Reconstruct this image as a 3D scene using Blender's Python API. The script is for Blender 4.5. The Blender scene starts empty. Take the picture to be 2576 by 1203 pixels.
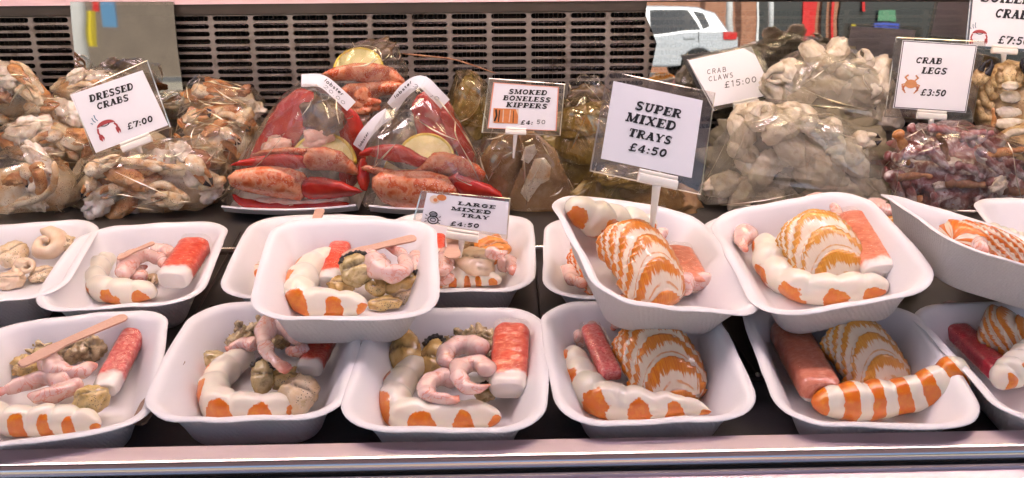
import bpy, bmesh, math, random
from mathutils import Vector, Matrix, noise
R = math.radians
PI = math.pi
S = bpy.context.scene
COL = S.collection
random.seed(7)

# ------------------------------------------------------------------ camera, sky, sun, exposure
PITCH, ROLL, FPX, CAMZ = R(24.2), R(0.5), 2500.0, 0.465
cam = bpy.data.objects.new('camera', bpy.data.cameras.new('camera'))
COL.objects.link(cam)
CF = Vector((0, math.cos(PITCH), -math.sin(PITCH)))
u0 = Vector((0, math.sin(PITCH), math.cos(PITCH)))
r0 = Vector((1, 0, 0))
CR = r0 * math.cos(ROLL) - u0 * math.sin(ROLL)
CU = u0 * math.cos(ROLL) + r0 * math.sin(ROLL)
CC = Vector((0, 0, CAMZ))
m = Matrix((CR, CU, -CF)).transposed().to_4x4()
m.translation = CC
cam.matrix_world = m
cam.data.sensor_width = 36.0
cam.data.lens = 36.0 * FPX / 2576.0
cam.data.clip_start = 0.02
cam.data.clip_end = 500
S.camera = cam
SUN_EL, SUN_AZ = 42, 18          # sun stands behind the kiosk
w = bpy.data.worlds.new('World'); S.world = w; w.use_nodes = True
nt = w.node_tree
sky = nt.nodes.new('ShaderNodeTexSky'); sky.sky_type = 'NISHITA'; sky.sun_disc = False
sky.sun_elevation = R(SUN_EL); sky.sun_rotation = R(SUN_AZ)
bg = nt.nodes['Background']; bg.inputs['Strength'].default_value = 0.12
nt.links.new(sky.outputs[0], bg.inputs[0])
sl = bpy.data.lights.new('sun', 'SUN'); sl.energy = 4.0; sl.angle = R(0.5); sl.color = (1, .95, .87)
so = bpy.data.objects.new('sun', sl); COL.objects.link(so)
sd = Vector((math.sin(R(SUN_AZ)) * math.cos(R(SUN_EL)), math.cos(R(SUN_AZ)) * math.cos(R(SUN_EL)), math.sin(R(SUN_EL))))
so.rotation_euler = sd.to_track_quat('Z', 'Y').to_euler()
so.location = (0, 3, 6)
S.view_settings.view_transform = 'Standard'; S.view_settings.look = 'None'
S.view_settings.exposure = 0.94; S.view_settings.gamma = 1
LAMP_W = 18.0
S.cycles.transparent_max_bounces = 32
S.cycles.max_bounces = 8

# ------------------------------------------------------------------ a pixel of the 2576 px wide photograph to a place in the case
def ray(px, py):
    return CF + CR * ((px - 1288) / FPX) - CU * ((py - 601.5) / FPX)
def on_z(px, py, z):
    d = ray(px, py); return CC + d * ((z - CAMZ) / d.z)
def on_y(px, py, y):
    d = ray(px, py); return CC + d * (y / d.y)
def on_plane(px, py, p0, n):
    d = ray(px, py); return CC + d * ((p0 - CC).dot(n) / d.dot(n))
def scale_at(p):                 # metres per photograph pixel at a point
    return (p - CC).dot(CF) / FPX

# ------------------------------------------------------------------ node helper
class NB:
    def __init__(s, name):
        s.m = bpy.data.materials.new(name); s.m.use_nodes = True
        s.t = s.m.node_tree; s.n = s.t.nodes; s.l = s.t.links
        s.b = s.n['Principled BSDF']; s.out = s.n['Material Output']
        s.tc = None
    def put(s, sock, v):
        if isinstance(v, bpy.types.NodeSocket): s.l.new(v, sock)
        elif isinstance(v, (tuple, list)) and len(v) == 3 and sock.type == 'RGBA': sock.default_value = (*v, 1)
        else: sock.default_value = v
    def obj(s):
        if s.tc is None: s.tc = s.n.new('ShaderNodeTexCoord')
        return s.tc.outputs['Object']
    def attr(s, name):
        a = s.n.new('ShaderNodeAttribute'); a.attribute_name = name; return a.outputs['Fac']
    def rnd(s):
        return s.n.new('ShaderNodeObjectInfo').outputs['Random']
    def math(s, op, a, b=None, c=None):
        q = s.n.new('ShaderNodeMath'); q.operation = op
        s.put(q.inputs[0], a)
        if b is not None: s.put(q.inputs[1], b)
        if c is not None: s.put(q.inputs[2], c)
        return q.outputs[0]
    def comb(s, x, y, z):
        q = s.n.new('ShaderNodeCombineXYZ')
        for i, v in enumerate((x, y, z)): s.put(q.inputs[i], v)
        return q.outputs[0]
    def scale(s, vec, sc):
        q = s.n.new('ShaderNodeMapping'); s.l.new(vec, q.inputs[0]); q.inputs['Scale'].default_value = sc
        return q.outputs[0]
    def noise(s, sc, detail=3, rough=.5, vec=None, dist=0):
        q = s.n.new('ShaderNodeTexNoise'); s.l.new(vec if vec is not None else s.obj(), q.inputs['Vector'])
        q.inputs['Scale'].default_value = sc; q.inputs['Detail'].default_value = detail
        q.inputs['Roughness'].default_value = rough; q.inputs['Distortion'].default_value = dist
        return q.outputs['Fac']
    def voro(s, sc, feature='F1', vec=None, out='Distance'):
        q = s.n.new('ShaderNodeTexVoronoi'); q.feature = feature
        s.l.new(vec if vec is not None else s.obj(), q.inputs['Vector']); q.inputs['Scale'].default_value = sc
        return q.outputs[out]
    def wave(s, sc, dist=0, direction='X', vec=None, dsc=1):
        q = s.n.new('ShaderNodeTexWave'); q.bands_direction = direction
        s.l.new(vec if vec is not None else s.obj(), q.inputs['Vector']); q.inputs['Scale'].default_value = sc
        q.inputs['Distortion'].default_value = dist; q.inputs['Detail Scale'].default_value = dsc
        return q.outputs['Fac']
    def step(s, v, a, b):
        q = s.n.new('ShaderNodeMapRange'); q.interpolation_type = 'SMOOTHSTEP'
        s.put(q.inputs[0], v); q.inputs[1].default_value = a; q.inputs[2].default_value = b
        return q.outputs[0]
    def mix(s, f, a, b):
        q = s.n.new('ShaderNodeMix'); q.data_type = 'RGBA'
        s.put(q.inputs[0], f); s.put(q.inputs[6], a); s.put(q.inputs[7], b)
        return q.outputs[2]
    def ramp(s, v, stops):
        q = s.n.new('ShaderNodeValToRGB'); s.put(q.inputs[0], v); e = q.color_ramp.elements
        while len(e) < len(stops): e.new(.5)
        for i, (p, c) in enumerate(stops): e[i].position = p; e[i].color = (*c, 1)
        return q.outputs[0]
    def bump(s, h, st=.5, d=.001):
        q = s.n.new('ShaderNodeBump'); s.put(q.inputs['Height'], h)
        q.inputs['Strength'].default_value = st; q.inputs['Distance'].default_value = d
        return q.outputs[0]
    def set(s, col=None, rough=None, metal=None, sss=None, normal=None, spec=None, coat=None, sssr=(.6, .3, .15), sscale=.004):
        i = s.b.inputs
        if col is not None: s.put(i['Base Color'], col)
        if rough is not None: s.put(i['Roughness'], rough)
        if metal is not None: s.put(i['Metallic'], metal)
        if sss: i['Subsurface Weight'].default_value = sss; i['Subsurface Radius'].default_value = sssr; i['Subsurface Scale'].default_value = sscale
        if normal is not None: s.put(i['Normal'], normal)
        if spec is not None: s.put(i['Specular IOR Level'], spec)
        if coat: i['Coat Weight'].default_value = coat; i['Coat Roughness'].default_value = .07
        return s.m

def simple(name, col, rough=.5, metal=0, bsc=None, bst=.2, vary=0, **k):
    b = NB(name)
    c = col
    if vary:
        f = b.noise(vary, 4)
        c = b.mix(f, tuple(x * .72 for x in col), tuple(min(1, x * 1.18) for x in col))
    nrm = b.bump(b.noise(bsc, 4), bst) if bsc else None
    return b.set(c, rough, metal, normal=nrm, **k)

M = {}
# foam trays
b = NB('white_foam'); v = b.obj()
M['foam'] = b.set(b.mix(b.noise(9, 2), (.76, .735, .745), (.84, .82, .825)), b.math('ADD', b.math('MULTIPLY', b.noise(30, 2), .12), .3), sss=.12, sssr=(1, .8, .8), sscale=.004, normal=b.bump(b.noise(500, 2), .12, .0004))
b = NB('white_foam_ridged'); v = b.obj()
h1 = b.wave(260, 2.5, 'Z', dsc=3); h2 = b.wave(150, 3, 'DIAGONAL', dsc=2)
M['foam_out'] = b.set(b.mix(h1, (.70, .68, .68), (.85, .83, .83)), .42, sss=.1, sssr=(1, .8, .8), sscale=.004, normal=b.bump(b.math('ADD', h1, b.math('MULTIPLY', h2, .6)), 1.0, .0011))
# metals
b = NB('dark_hammered_steel'); sp = b.voro(420)
M['deck'] = b.set(b.mix(b.noise(14, 4), (.11, .10, .105), (.22, .205, .21)), b.math('ADD', b.math('MULTIPLY', b.noise(40, 3), .25), .22), .85, normal=b.bump(sp, .25, .0006))
M['deck'].node_tree.nodes['Principled BSDF'].inputs['Metallic'].default_value = .55
b = NB('dark_flat_steel')
M['plate'] = b.set(b.mix(b.noise(6, 4), (.055, .05, .047), (.13, .12, .105)), b.math('ADD', b.math('MULTIPLY', b.noise(16, 4), .25), .2), .45, normal=b.bump(b.noise(60, 3), .08))
b = NB('brushed_steel'); br = b.noise(60, 4, vec=b.scale(b.obj(), (.25, 14, 14))); sc = b.noise(220, 2, vec=b.scale(b.obj(), (.05, 6, 6)))
M['rail'] = b.set(b.mix(b.noise(5, 5), (.50, .40, .47), (.66, .55, .63)), b.math('ADD', b.math('MULTIPLY', br, .22), .24), .9, normal=b.bump(b.math('ADD', br, sc), .16, .0005))
b = NB('polished_steel')
M['chrome'] = b.set((.74, .69, .68), b.math('ADD', b.math('MULTIPLY', b.noise(30, 3, vec=b.scale(b.obj(), (.1, 3, 3))), .22), .09), 1.0)
b = NB('grille_steel'); g = b.noise(9, 5); dirt = b.noise(30, 5, .65)
M['grille'] = b.set(b.mix(b.step(dirt, .5, .75), b.mix(g, (.25, .215, .185), (.37, .325, .29)), (.13, .095, .07)), b.math('ADD', b.math('MULTIPLY', dirt, .3), .28), .7, normal=b.bump(b.noise(120, 3), .12, .0004))
M['fin'] = simple('cooling_fin_metal', (.055, .045, .04), .35, .8, vary=80)
M['black'] = simple('black_recess', (.012, .011, .010), .7)
M['lip'] = simple('dark_bronze_steel', (.13, .11, .095), .38, .7, vary=12, bsc=200)
M['white_plastic'] = simple('white_plastic', (.80, .77, .70), .35, sss=.08, bsc=90, bst=.05)
b = NB('white_card')
M['paper'] = b.set(b.mix(b.noise(20, 3), (.80, .79, .82), (.86, .85, .87)), .38, coat=.35)
M['ink'] = simple('black_ink', (.015, .014, .014), .35)
M['peach'] = simple('peach_ink', (.75, .30, .19), .4)
M['crabred'] = simple('red_ink', (.42, .06, .06), .4, vary=150)
M['crabtan'] = simple('tan_ink', (.62, .27, .11), .4, vary=150)
M['inkorange'] = simple('orange_ink', (.70, .24, .07), .4, vary=200)
M['inkcream'] = simple('cream_ink', (.78, .62, .48), .4, vary=200)
M['inkblue'] = simple('blue_ink', (.10, .22, .30), .4)
b = NB('birch_wood'); gr = b.noise(24, 4, vec=b.scale(b.obj(), (3, 60, 60)), dist=.6)
M['wood'] = b.set(b.mix(gr, (.50, .28, .19), (.68, .44, .33)), .6, normal=b.bump(gr, .2, .0004))
b = NB('dark_birch_wood'); gr = b.noise(24, 4, vec=b.scale(b.obj(), (3, 60, 60)), dist=.6)
M['wood_dark'] = b.set(b.mix(gr, (.20, .12, .08), (.33, .20, .14)), .6)

def film_mat(name, tint=(.97, .96, .94), milk=.05, gl=.10, rough=.07, bsc=26, bst=.6, dist=.004, milkcol=(.75, .72, .68)):
    b = NB(name); b.n.remove(b.b)
    tr = b.n.new('ShaderNodeBsdfTransparent'); tr.inputs[0].default_value = (*tint, 1)
    gg = b.n.new('ShaderNodeBsdfGlossy'); gg.inputs['Roughness'].default_value = rough
    gg.inputs['Color'].default_value = (1, .97, .92, 1)
    df = b.n.new('ShaderNodeBsdfDiffuse'); df.inputs[0].default_value = (*milkcol, 1)
    v1 = b.voro(bsc, 'SMOOTH_F1', vec=b.scale(b.obj(), (1, .7, 1.3)))
    rid = b.math('ABSOLUTE', b.math('SUBTRACT', b.noise(bsc * .8, 3, .55, dist=1.2), .5))
    hh = b.math('ADD', b.math('MULTIPLY', v1, .5), b.math('MULTIPLY', rid, 1.2))
    nr = b.bump(hh, bst, dist)
    b.l.new(nr, gg.inputs['Normal'])
    fr = b.n.new('ShaderNodeLayerWeight'); fr.inputs[0].default_value = .28; b.l.new(nr, fr.inputs['Normal'])
    f = b.math('MULTIPLY_ADD', fr.outputs['Fresnel'], .55, gl)
    mx1 = b.n.new('ShaderNodeMixShader')
    b.put(mx1.inputs[0], b.math('MULTIPLY', b.step(b.noise(bsc * .35, 4, .6), .25, .8), milk * 2))
    b.l.new(tr.outputs[0], mx1.inputs[1]); b.l.new(df.outputs[0], mx1.inputs[2])
    mx = b.n.new('ShaderNodeMixShader'); b.put(mx.inputs[0], b.math('MINIMUM', f, .8))
    b.l.new(mx1.outputs[0], mx.inputs[1]); b.l.new(gg.outputs[0], mx.inputs[2])
    b.l.new(mx.outputs[0], b.out.inputs['Surface'])
    return b.m
M['film'] = film_mat('cellophane', milk=.03, gl=.075, rough=.11, bsc=15)
M['film_lob'] = film_mat('lobster_cellophane', milk=.06, gl=.085, rough=.11, bsc=14)
M['film_milky_veil'] = film_mat('veil_tinted_cellophane', milk=.21, gl=.09, rough=.13, bsc=16, milkcol=(.70, .66, .55), tint=(.96, .95, .90))  # pale veil of the glass reflection painted into the film's milkiness
M['film_haze_veil'] = film_mat('haze_tinted_cellophane', milk=.28, gl=.09, rough=.15, bsc=14, milkcol=(.66, .60, .48), tint=(.95, .93, .86))  # stronger beige reflection haze painted into this film
M['gap_shade'] = simple('claw_gap_shade', (.20, .17, .11), .5, vary=40)  # shade between the claws, put into a darker heap colour
M['film_gold'] = film_mat('golden_cellophane', tint=(.88, .80, .58), milk=.08, milkcol=(.45, .36, .18), gl=.14)
M['wrap'] = film_mat('stick_wrapper', milk=.015, gl=.04, rough=.15, bsc=160, bst=.7, dist=.0015, milkcol=(.9, .7, .7))
M['pouch'] = film_mat('laminate_pouch', tint=(.90, .88, .85), milk=.05, gl=.05, rough=.16, bsc=120, bst=.15, dist=.0005, milkcol=(.6, .58, .55))
# a fold of film: catches the lamp as a bright line
b = NB('cellophane_fold'); b.n.remove(b.b)
tr = b.n.new('ShaderNodeBsdfTransparent'); gg = b.n.new('ShaderNodeBsdfGlossy'); gg.inputs['Roughness'].default_value = .28
gg.inputs['Color'].default_value = (1, .93, .78, 1)
mx = b.n.new('ShaderNodeMixShader'); b.put(mx.inputs[0], b.math('MULTIPLY', b.step(b.noise(22, 2), .32, .55), .92))
b.l.new(tr.outputs[0], mx.inputs[1]); b.l.new(gg.outputs[0], mx.inputs[2]); b.l.new(mx.outputs[0], b.out.inputs['Surface'])
M['fold'] = b.m
# clear front pane
b = NB('clear_glass'); b.n.remove(b.b); tr = b.n.new('ShaderNodeBsdfTransparent'); tr.inputs[0].default_value = (1, 1, 1, 1)
b.l.new(tr.outputs[0], b.out.inputs['Surface']); M['clear'] = b.m
# added rear pane that carries the front glass's reflections
def pane_mat(name, fac, tint, rough=.012):
    b = NB(name); b.n.remove(b.b)
    tr = b.n.new('ShaderNodeBsdfTransparent'); tr.inputs[0].default_value = (*tint, 1)
    gg = b.n.new('ShaderNodeBsdfGlossy'); gg.inputs['Roughness'].default_value = rough
    nr = b.bump(b.noise(7, 2), .05, .004); b.l.new(nr, gg.inputs['Normal'])
    mx = b.n.new('ShaderNodeMixShader'); mx.inputs[0].default_value = fac
    b.l.new(tr.outputs[0], mx.inputs[1]); b.l.new(gg.outputs[0], mx.inputs[2]); b.l.new(mx.outputs[0], b.out.inputs['Surface'])
    return b.m
M['pane'] = pane_mat('added_pane_glass', .46, (.93, .94, .92))
M['pane_blur'] = pane_mat('added_blurred_glass', .50, (.45, .42, .38), .022)

# ---- seafood
def crevette_mat(name, side_t, K, s_t=.0, cream=(.84, .78, .65), orange=(.68, .160, .002)):
    b = NB(name)
    n1 = b.noise(70, 3, .6); n2 = b.noise(160, 4, .65)
    al = b.attr('along')
    s = b.math('SINE', b.math('ADD', b.math('MULTIPLY', al, 2 * PI * K), b.math('MULTIPLY', b.math('SUBTRACT', n1, .5), 2.0)))
    side = b.math('ADD', b.math('MULTIPLY', b.attr('cphi'), .75), b.math('MULTIPLY', b.attr('sphi'), -.65))
    side = b.math('ADD', side, b.math('MULTIPLY', b.math('SUBTRACT', n2, .5), .5))
    if side_t > -2:        # rounded spots low on the outer side, one to a segment
        ph = b.math('ADD', b.math('MULTIPLY', al, K), b.math('MULTIPLY', b.math('SUBTRACT', n1, .5), .45))
        d = b.math('DIVIDE', b.math('SUBTRACT', b.math('FRACT', ph), .5), .31)
        q = b.math('DIVIDE', b.math('SUBTRACT', .85, side), .85 - side_t)
        dist = b.math('ADD', b.math('MULTIPLY', d, d), b.math('MULTIPLY', q, q))
        dist = b.math('ADD', dist, b.math('MULTIPLY', b.math('SUBTRACT', b.noise(30, 2), .5), 1.5))
        mk = b.math('SUBTRACT', 1, b.step(dist, .86, 1.04))
    else:
        mk = b.step(s, s_t, s_t + .14)
    org = b.mix(b.step(n2, .42, .72), orange, (.74, .26, .008))
    cr = b.mix(b.noise(40, 3), tuple(c * .88 for c in cream), cream)
    return b.set(b.mix(mk, cr, org), .3, sss=.25, normal=b.bump(b.noise(260, 4), .16, .0006), spec=.6, coat=.6)
M['crev'] = crevette_mat('surimi_king_prawn', -.22, 5.5)
M['crev_plain'] = crevette_mat('surimi_pale_prawn', .25, 5)
M['crev_band'] = crevette_mat('surimi_banded_prawn', -2.2, 6, -.1, orange=(.70, .155, .002))
def tail_mat(name, org, org2, thr=.46):
    b = NB(name)
    al = b.attr('along'); c = b.attr('cphi'); sp = b.attr('sphi')
    st = b.noise(1, 4, .65, vec=b.comb(b.math('MULTIPLY', c, 11), b.math('MULTIPLY', sp, 11), b.math('MULTIPLY', al, 6)))
    fine = b.noise(1, 3, .7, vec=b.comb(b.math('MULTIPLY', c, 42), b.math('MULTIPLY', sp, 42), b.math('MULTIPLY', al, 9)))
    al2 = b.math('ADD', b.attr('pat'), b.math('MULTIPLY', b.math('SUBTRACT', b.noise(26, 2), .5), .05))
    en = b.step(al, .95, 1.0); mot = b.noise(95, 4, .65)
    def fade(q): return b.math('ADD', b.math('MULTIPLY', q, b.math('SUBTRACT', 1, en)), b.math('MULTIPLY', mot, en))
    st = fade(st); fine = fade(fine)
    f = b.math('FRACT', b.math('MULTIPLY', al2, 6.2))
    big = b.noise(1, 2, .5, vec=b.comb(b.math('MULTIPLY', c, 2.5), b.math('MULTIPLY', sp, 2.5), b.math('MULTIPLY', al, 11)))
    rag = b.math('ADD', f, b.math('ADD', b.math('MULTIPLY', b.math('SUBTRACT', st, .5), .7), b.math('MULTIPLY', b.math('SUBTRACT', fine, .5), .55)))
    rag = b.math('ADD', rag, b.math('MULTIPLY', b.math('SUBTRACT', big, .5), .65))
    rag = b.math('SUBTRACT', rag, b.math('MULTIPLY', b.step(al, .78, .95), .25))
    mk = b.math('SUBTRACT', 1, b.step(rag, thr - .04, thr + .07))
    ln = b.math('MULTIPLY', b.math('MULTIPLY', b.step(f, .74, .78), b.math('SUBTRACT', 1, b.step(f, .80, .85))), b.step(big, .42, .55))
    mk = b.math('MAXIMUM', mk, b.math('MULTIPLY', ln, .75))
    oc = b.mix(b.step(fine, .3, .7), org, org2)
    edge = b.step(f, .94, 1.0)
    col = b.mix(mk, b.mix(st, (.72, .57, .41), (.80, .70, .55)), oc)
    col = b.mix(b.math('MULTIPLY', edge, .5), col, (.32, .07, .004))
    hgt = b.math('ADD', fine, b.math('MULTIPLY', mk, .4))
    return b.set(col, .3, sss=.2, normal=b.bump(hgt, .30, .0009), coat=.6)
M['tail'] = tail_mat('surimi_lobster_tail', (.58, .135, .003), (.72, .27, .012))
M['tail_red'] = tail_mat('surimi_red_lobster_tail', (.58, .075, .004), (.76, .24, .010))
M['tail_pale'] = tail_mat('surimi_pale_lobster_tail', (.60, .22, .010), (.72, .36, .05), .40)
def stick_mat(name, red, red2, w0=.76):
    b = NB(name)
    al = b.attr('along'); sp = b.attr('sphi')
    lines = b.noise(1, 4, .6, vec=b.comb(b.math('MULTIPLY', al, 30), b.math('MULTIPLY', b.attr('cphi'), 3), b.math('MULTIPLY', sp, 3)), dist=.5)
    bl = b.noise(60, 4, .6)
    wob = b.math('MULTIPLY', b.math('SUBTRACT', b.noise(90, 3), .5), .14)
    mk = b.math('MULTIPLY', b.step(b.math('ADD', sp, wob), -.55, -.40), b.math('SUBTRACT', 1, b.step(b.math('ADD', al, b.math('MULTIPLY', wob, 1.6)), w0, w0 + .10)))
    c = b.mix(b.step(lines, .35, .7), red, red2)
    c = b.mix(b.math('MULTIPLY', b.step(b.math('ADD', b.math('MULTIPLY', bl, .6), b.math('MULTIPLY', lines, .4)), .52, .70), .34), c, (.86, .58, .48))
    return b.set(b.mix(mk, b.mix(bl, (.78, .70, .62), (.84, .79, .74)), c), .3, sss=.2, normal=b.bump(b.math('ADD', lines, b.math('MULTIPLY', bl, .3)), .24, .0006), coat=.5)
M['stick'] = stick_mat('crab_stick_red', (.70, .05, .02), (.82, .17, .09))
M['stick_pink'] = stick_mat('crab_stick_pink', (.64, .07, .07), (.83, .32, .28))
M['stick_salmon'] = stick_mat('crab_stick_salmon', (.66, .19, .10), (.78, .31, .19), 1.3)
M['stick_salmon_end'] = stick_mat('crab_stick_salmon_end', (.66, .19, .10), (.78, .31, .19), .86)
M['stick_pink_full'] = stick_mat('crab_stick_wrapped_pink', (.64, .07, .07), (.83, .32, .28), 1.3)
M['stick_magenta'] = stick_mat('crab_stick_magenta', (.50, .02, .045), (.66, .06, .09), 1.3)
b = NB('peeled_prawn'); n1 = b.noise(34, 4, .6); vein = b.math('ABSOLUTE', b.math('SUBTRACT', b.noise(75, 4, .6, dist=.8), .5))
seg = b.math('ABSOLUTE', b.math('SINE', b.math('MULTIPLY', b.attr('along'), 7 * PI)))
red = b.math('MULTIPLY', b.math('SUBTRACT', 1, b.step(vein, .0, .045)), b.step(n1, .36, .6))
red = b.math('MAXIMUM', red, b.math('MULTIPLY', b.math('SUBTRACT', 1, b.step(seg, .0, .18)), .35))
tipm = b.step(b.attr('along'), .82, 1.0)
c = b.mix(b.math('MULTIPLY', red, .75), b.mix(n1, (.78, .60, .53), (.74, .46, .40)), (.68, .19, .11))
c = b.mix(b.math('MULTIPLY', tipm, .7), c, (.66, .17, .09))
M['prawn'] = b.set(c, .27, sss=.3, normal=b.bump(b.noise(240, 3), .2, .0006), coat=.7)
def meat(name, cols, sc=45, rough=.3, sss=.15, speck=None):
    b = NB(name); n1 = b.noise(sc, 5, .62, dist=.4)
    c = b.ramp(n1, [(.3 + .4 * i / (len(cols) - 1), q) for i, q in enumerate(cols)])
    if speck:
        c = b.mix(b.math('MULTIPLY', b.math('SUBTRACT', 1, b.step(b.voro(520), .18, .3)), b.step(b.noise(60, 2), .45, .6)), c, speck)
    c = b.mix(b.math('MULTIPLY', b.attr('seam'), .85), c, (.05, .03, .015))
    return b.set(c, rough, sss=sss, normal=b.bump(b.noise(sc * 4, 4, .6), .35, .0009), coat=.5)
M['mussel'] = meat('mussel_flesh', [(.16, .09, .025), (.54, .34, .10), (.66, .45, .17), (.34, .25, .11)], 55, .2)
M['mussel_grey'] = meat('grey_mussel_flesh', [(.09, .06, .025), (.44, .33, .13), (.60, .47, .25), (.24, .17, .07)], 60, .2)
M['frill'] = simple('black_mussel_frill', (.018, .014, .012), .4, bsc=500, bst=.9)
M['cockle'] = meat('cockle_flesh', [(.06, .042, .022), (.34, .25, .12), (.54, .41, .22), (.16, .11, .05)], 90)
M['foot'] = meat('orange_cockle_foot', [(.66, .36, .10), (.74, .46, .18)], 70)
M['whelk'] = meat('whelk_flesh', [(.50, .33, .14), (.66, .48, .27), (.72, .58, .40), (.46, .36, .16)], 40, speck=(.05, .04, .03))
M['whelk_gold'] = meat('golden_whelk_flesh', [(.30, .19, .05), (.56, .38, .12), (.62, .46, .20), (.32, .25, .08)], 50, speck=(.04, .03, .02))
M['whelk_cream'] = meat('cream_whelk_flesh', [(.66, .44, .28), (.74, .56, .38), (.78, .66, .50)], 36)
M['orange'] = meat('orange_roe', [(.72, .20, .02), (.78, .33, .06)], 60)
M['tomato'] = meat('red_stick_end', [(.55, .06, .03), (.70, .14, .06)], 60)
M['crabshell'] = meat('brown_crab_shell', [(.20, .06, .02), (.50, .19, .05), (.68, .36, .14), (.76, .56, .34)], 34, .4, .05, speck=(.10, .03, .015))
M['crabcream'] = meat('cream_crab_shell', [(.40, .14, .04), (.68, .40, .18), (.78, .64, .44), (.84, .77, .62), (.72, .46, .24)], 24, .38, .08, speck=(.22, .07, .03))
M['crabmeat'] = meat('white_crab_meat', [(.40, .24, .14), (.70, .58, .46), (.82, .76, .68), (.62, .44, .30)], 48, .5, .2)
M['crabdark'] = meat('brown_crab_meat', [(.14, .06, .03), (.34, .15, .07), (.52, .28, .13)], 80, .5)
M['clawtip'] = simple('black_claw_tip', (.016, .012, .016), .25, bsc=80)
M['lobred'] = meat('red_lobster_shell', [(.34, .012, .010), (.50, .025, .015), (.60, .05, .02)], 26, .22, .05)
M['loborange'] = meat('speckled_lobster_shell', [(.58, .07, .018), (.72, .19, .065), (.78, .36, .20), (.60, .09, .025), (.74, .27, .12)], 60, .26, .08, speck=(.80, .60, .50))
M['lobmeat'] = meat('pink_lobster_meat', [(.62, .27, .18), (.74, .48, .38), (.78, .62, .54)], 60)
M['tomalley'] = meat('dark_tomalley', [(.05, .03, .012), (.13, .075, .028), (.22, .12, .05)], 60)
M['lemon_rind'] = meat('lemon_rind', [(.62, .44, .035), (.70, .54, .07)], 90)
b = NB('lemon_pulp'); M['lemon'] = b.set(b.mix(b.noise(80, 4), (.62, .53, .16), (.78, .72, .42)), .25, sss=.3, normal=b.bump(b.noise(160, 3), .3))
M['kipper'] = meat('smoked_kipper', [(.13, .065, .022), (.28, .15, .055), (.40, .24, .10), (.52, .40, .26)], 22, .32)
M['kipper_gold'] = meat('golden_kipper', [(.05, .032, .008), (.15, .10, .025), (.34, .25, .08), (.10, .07, .018)], 26, .3)
M['legpurple'] = meat('purple_crab_leg', [(.05, .014, .016), (.24, .05, .04), (.34, .19, .19), (.74, .67, .67), (.16, .05, .055)], 50, .4)
M['clawcream'] = meat('cream_crab_claw', [(.14, .10, .055), (.46, .37, .24), (.64, .55, .41), (.74, .66, .53), (.42, .32, .22)], 30, .35, .15)
M['tan'] = meat('tan_boiled_crab', [(.10, .05, .02), (.38, .23, .09), (.60, .43, .21), (.70, .56, .34)], 60, .4, .05, speck=(.06, .03, .01))

# ------------------------------------------------------------------ object helpers
def link(o): COL.objects.link(o); return o
def tag(o, label=None, cat=None, group=None, kind=None):
    if label: o['label'] = label
    if cat: o['category'] = cat
    if group: o['group'] = group
    if kind: o['kind'] = kind
    return o
def empty(name, loc=(0, 0, 0), label=None, cat=None, group=None):
    o = link(bpy.data.objects.new(name, None)); o.location = loc; o.empty_display_size = .02
    return tag(o, label, cat, group)
def mesh(name, verts, faces, mats, parent=None, smooth=True, attrs=None, fm=None, origin=None):
    """one mesh object; verts in world space, moved to its origin (the centre by default)"""
    vs = [Vector(v) for v in verts]
    if origin is None:
        origin = sum(vs, Vector()) / len(vs)
    origin = Vector(origin)
    me = bpy.data.meshes.new(name)
    me.from_pydata([v - origin for v in vs], [], faces)
    for mm in (mats if isinstance(mats, (list, tuple)) else [mats]): me.materials.append(mm)
    if fm: me.polygons.foreach_set('material_index', fm)
    if smooth: me.polygons.foreach_set('use_smooth', [True] * len(me.polygons))
    for k, d in (attrs or {}).items():
        a = me.attributes.new(k, 'FLOAT', 'POINT'); a.data.foreach_set('value', d)
    me.update()
    o = link(bpy.data.objects.new(name, me))
    if parent:
        o.parent = parent; o.location = origin - wloc(parent)
    else: o.location = origin
    return o
def wloc(o):
    p = Vector()
    while o is not None: p += Vector(o.location); o = o.parent
    return p
class G:
    """gathers shapes for one mesh"""
    def __init__(s): s.v = []; s.f = []; s.fm = []; s.at = {}
    def add(s, v, f, mi=0, **at):
        o = len(s.v); s.v += [Vector(q) for q in v]; s.f += [tuple(i + o for i in q) for q in f]; s.fm += [mi] * len(f)
        for k in set(at) | set(s.at):
            s.at.setdefault(k, [0.0] * o); s.at[k] += list(at.get(k, [0.0] * len(v)))
        return s
    def box(s, x0, x1, y0, y1, z0, z1, mi=0):
        v = [(x, y, z) for z in (z0, z1) for y in (y0, y1) for x in (x0, x1)]
        return s.add(v, [(0, 2, 3, 1), (4, 5, 7, 6), (0, 1, 5, 4), (2, 6, 7, 3), (0, 4, 6, 2), (1, 3, 7, 5)], mi)
    def build(s, name, mats, parent=None, smooth=False, origin=None):
        return mesh(name, s.v, s.f, mats, parent, smooth, s.at, s.fm, origin)
def catmull(pts, n):
    P = [Vector(p) for p in pts]
    if len(P) == 2: return [P[0].lerp(P[1], i / (n - 1)) for i in range(n)]
    P = [P[0] * 2 - P[1]] + P + [P[-1] * 2 - P[-2]]
    dense = []
    for i in range(1, len(P) - 2):
        a, b_, c, d = P[i - 1:i + 3]
        for k in range(14):
            t = k / 14
            dense.append(.5 * ((2 * b_) + (c - a) * t + (2 * a - 5 * b_ + 4 * c - d) * t * t + (3 * b_ - a - 3 * c + d) * t ** 3))
    dense.append(P[-2])
    L = [0]
    for i in range(1, len(dense)): L.append(L[-1] + (dense[i] - dense[i - 1]).length)
    out = []; j = 0
    for i in range(n):
        t = L[-1] * i / (n - 1)
        while j < len(L) - 2 and L[j + 1] < t: j += 1
        q = (t - L[j]) / max(1e-9, L[j + 1] - L[j]); out.append(dense[j].lerp(dense[j + 1], min(1, max(0, q))))
    return out
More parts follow.
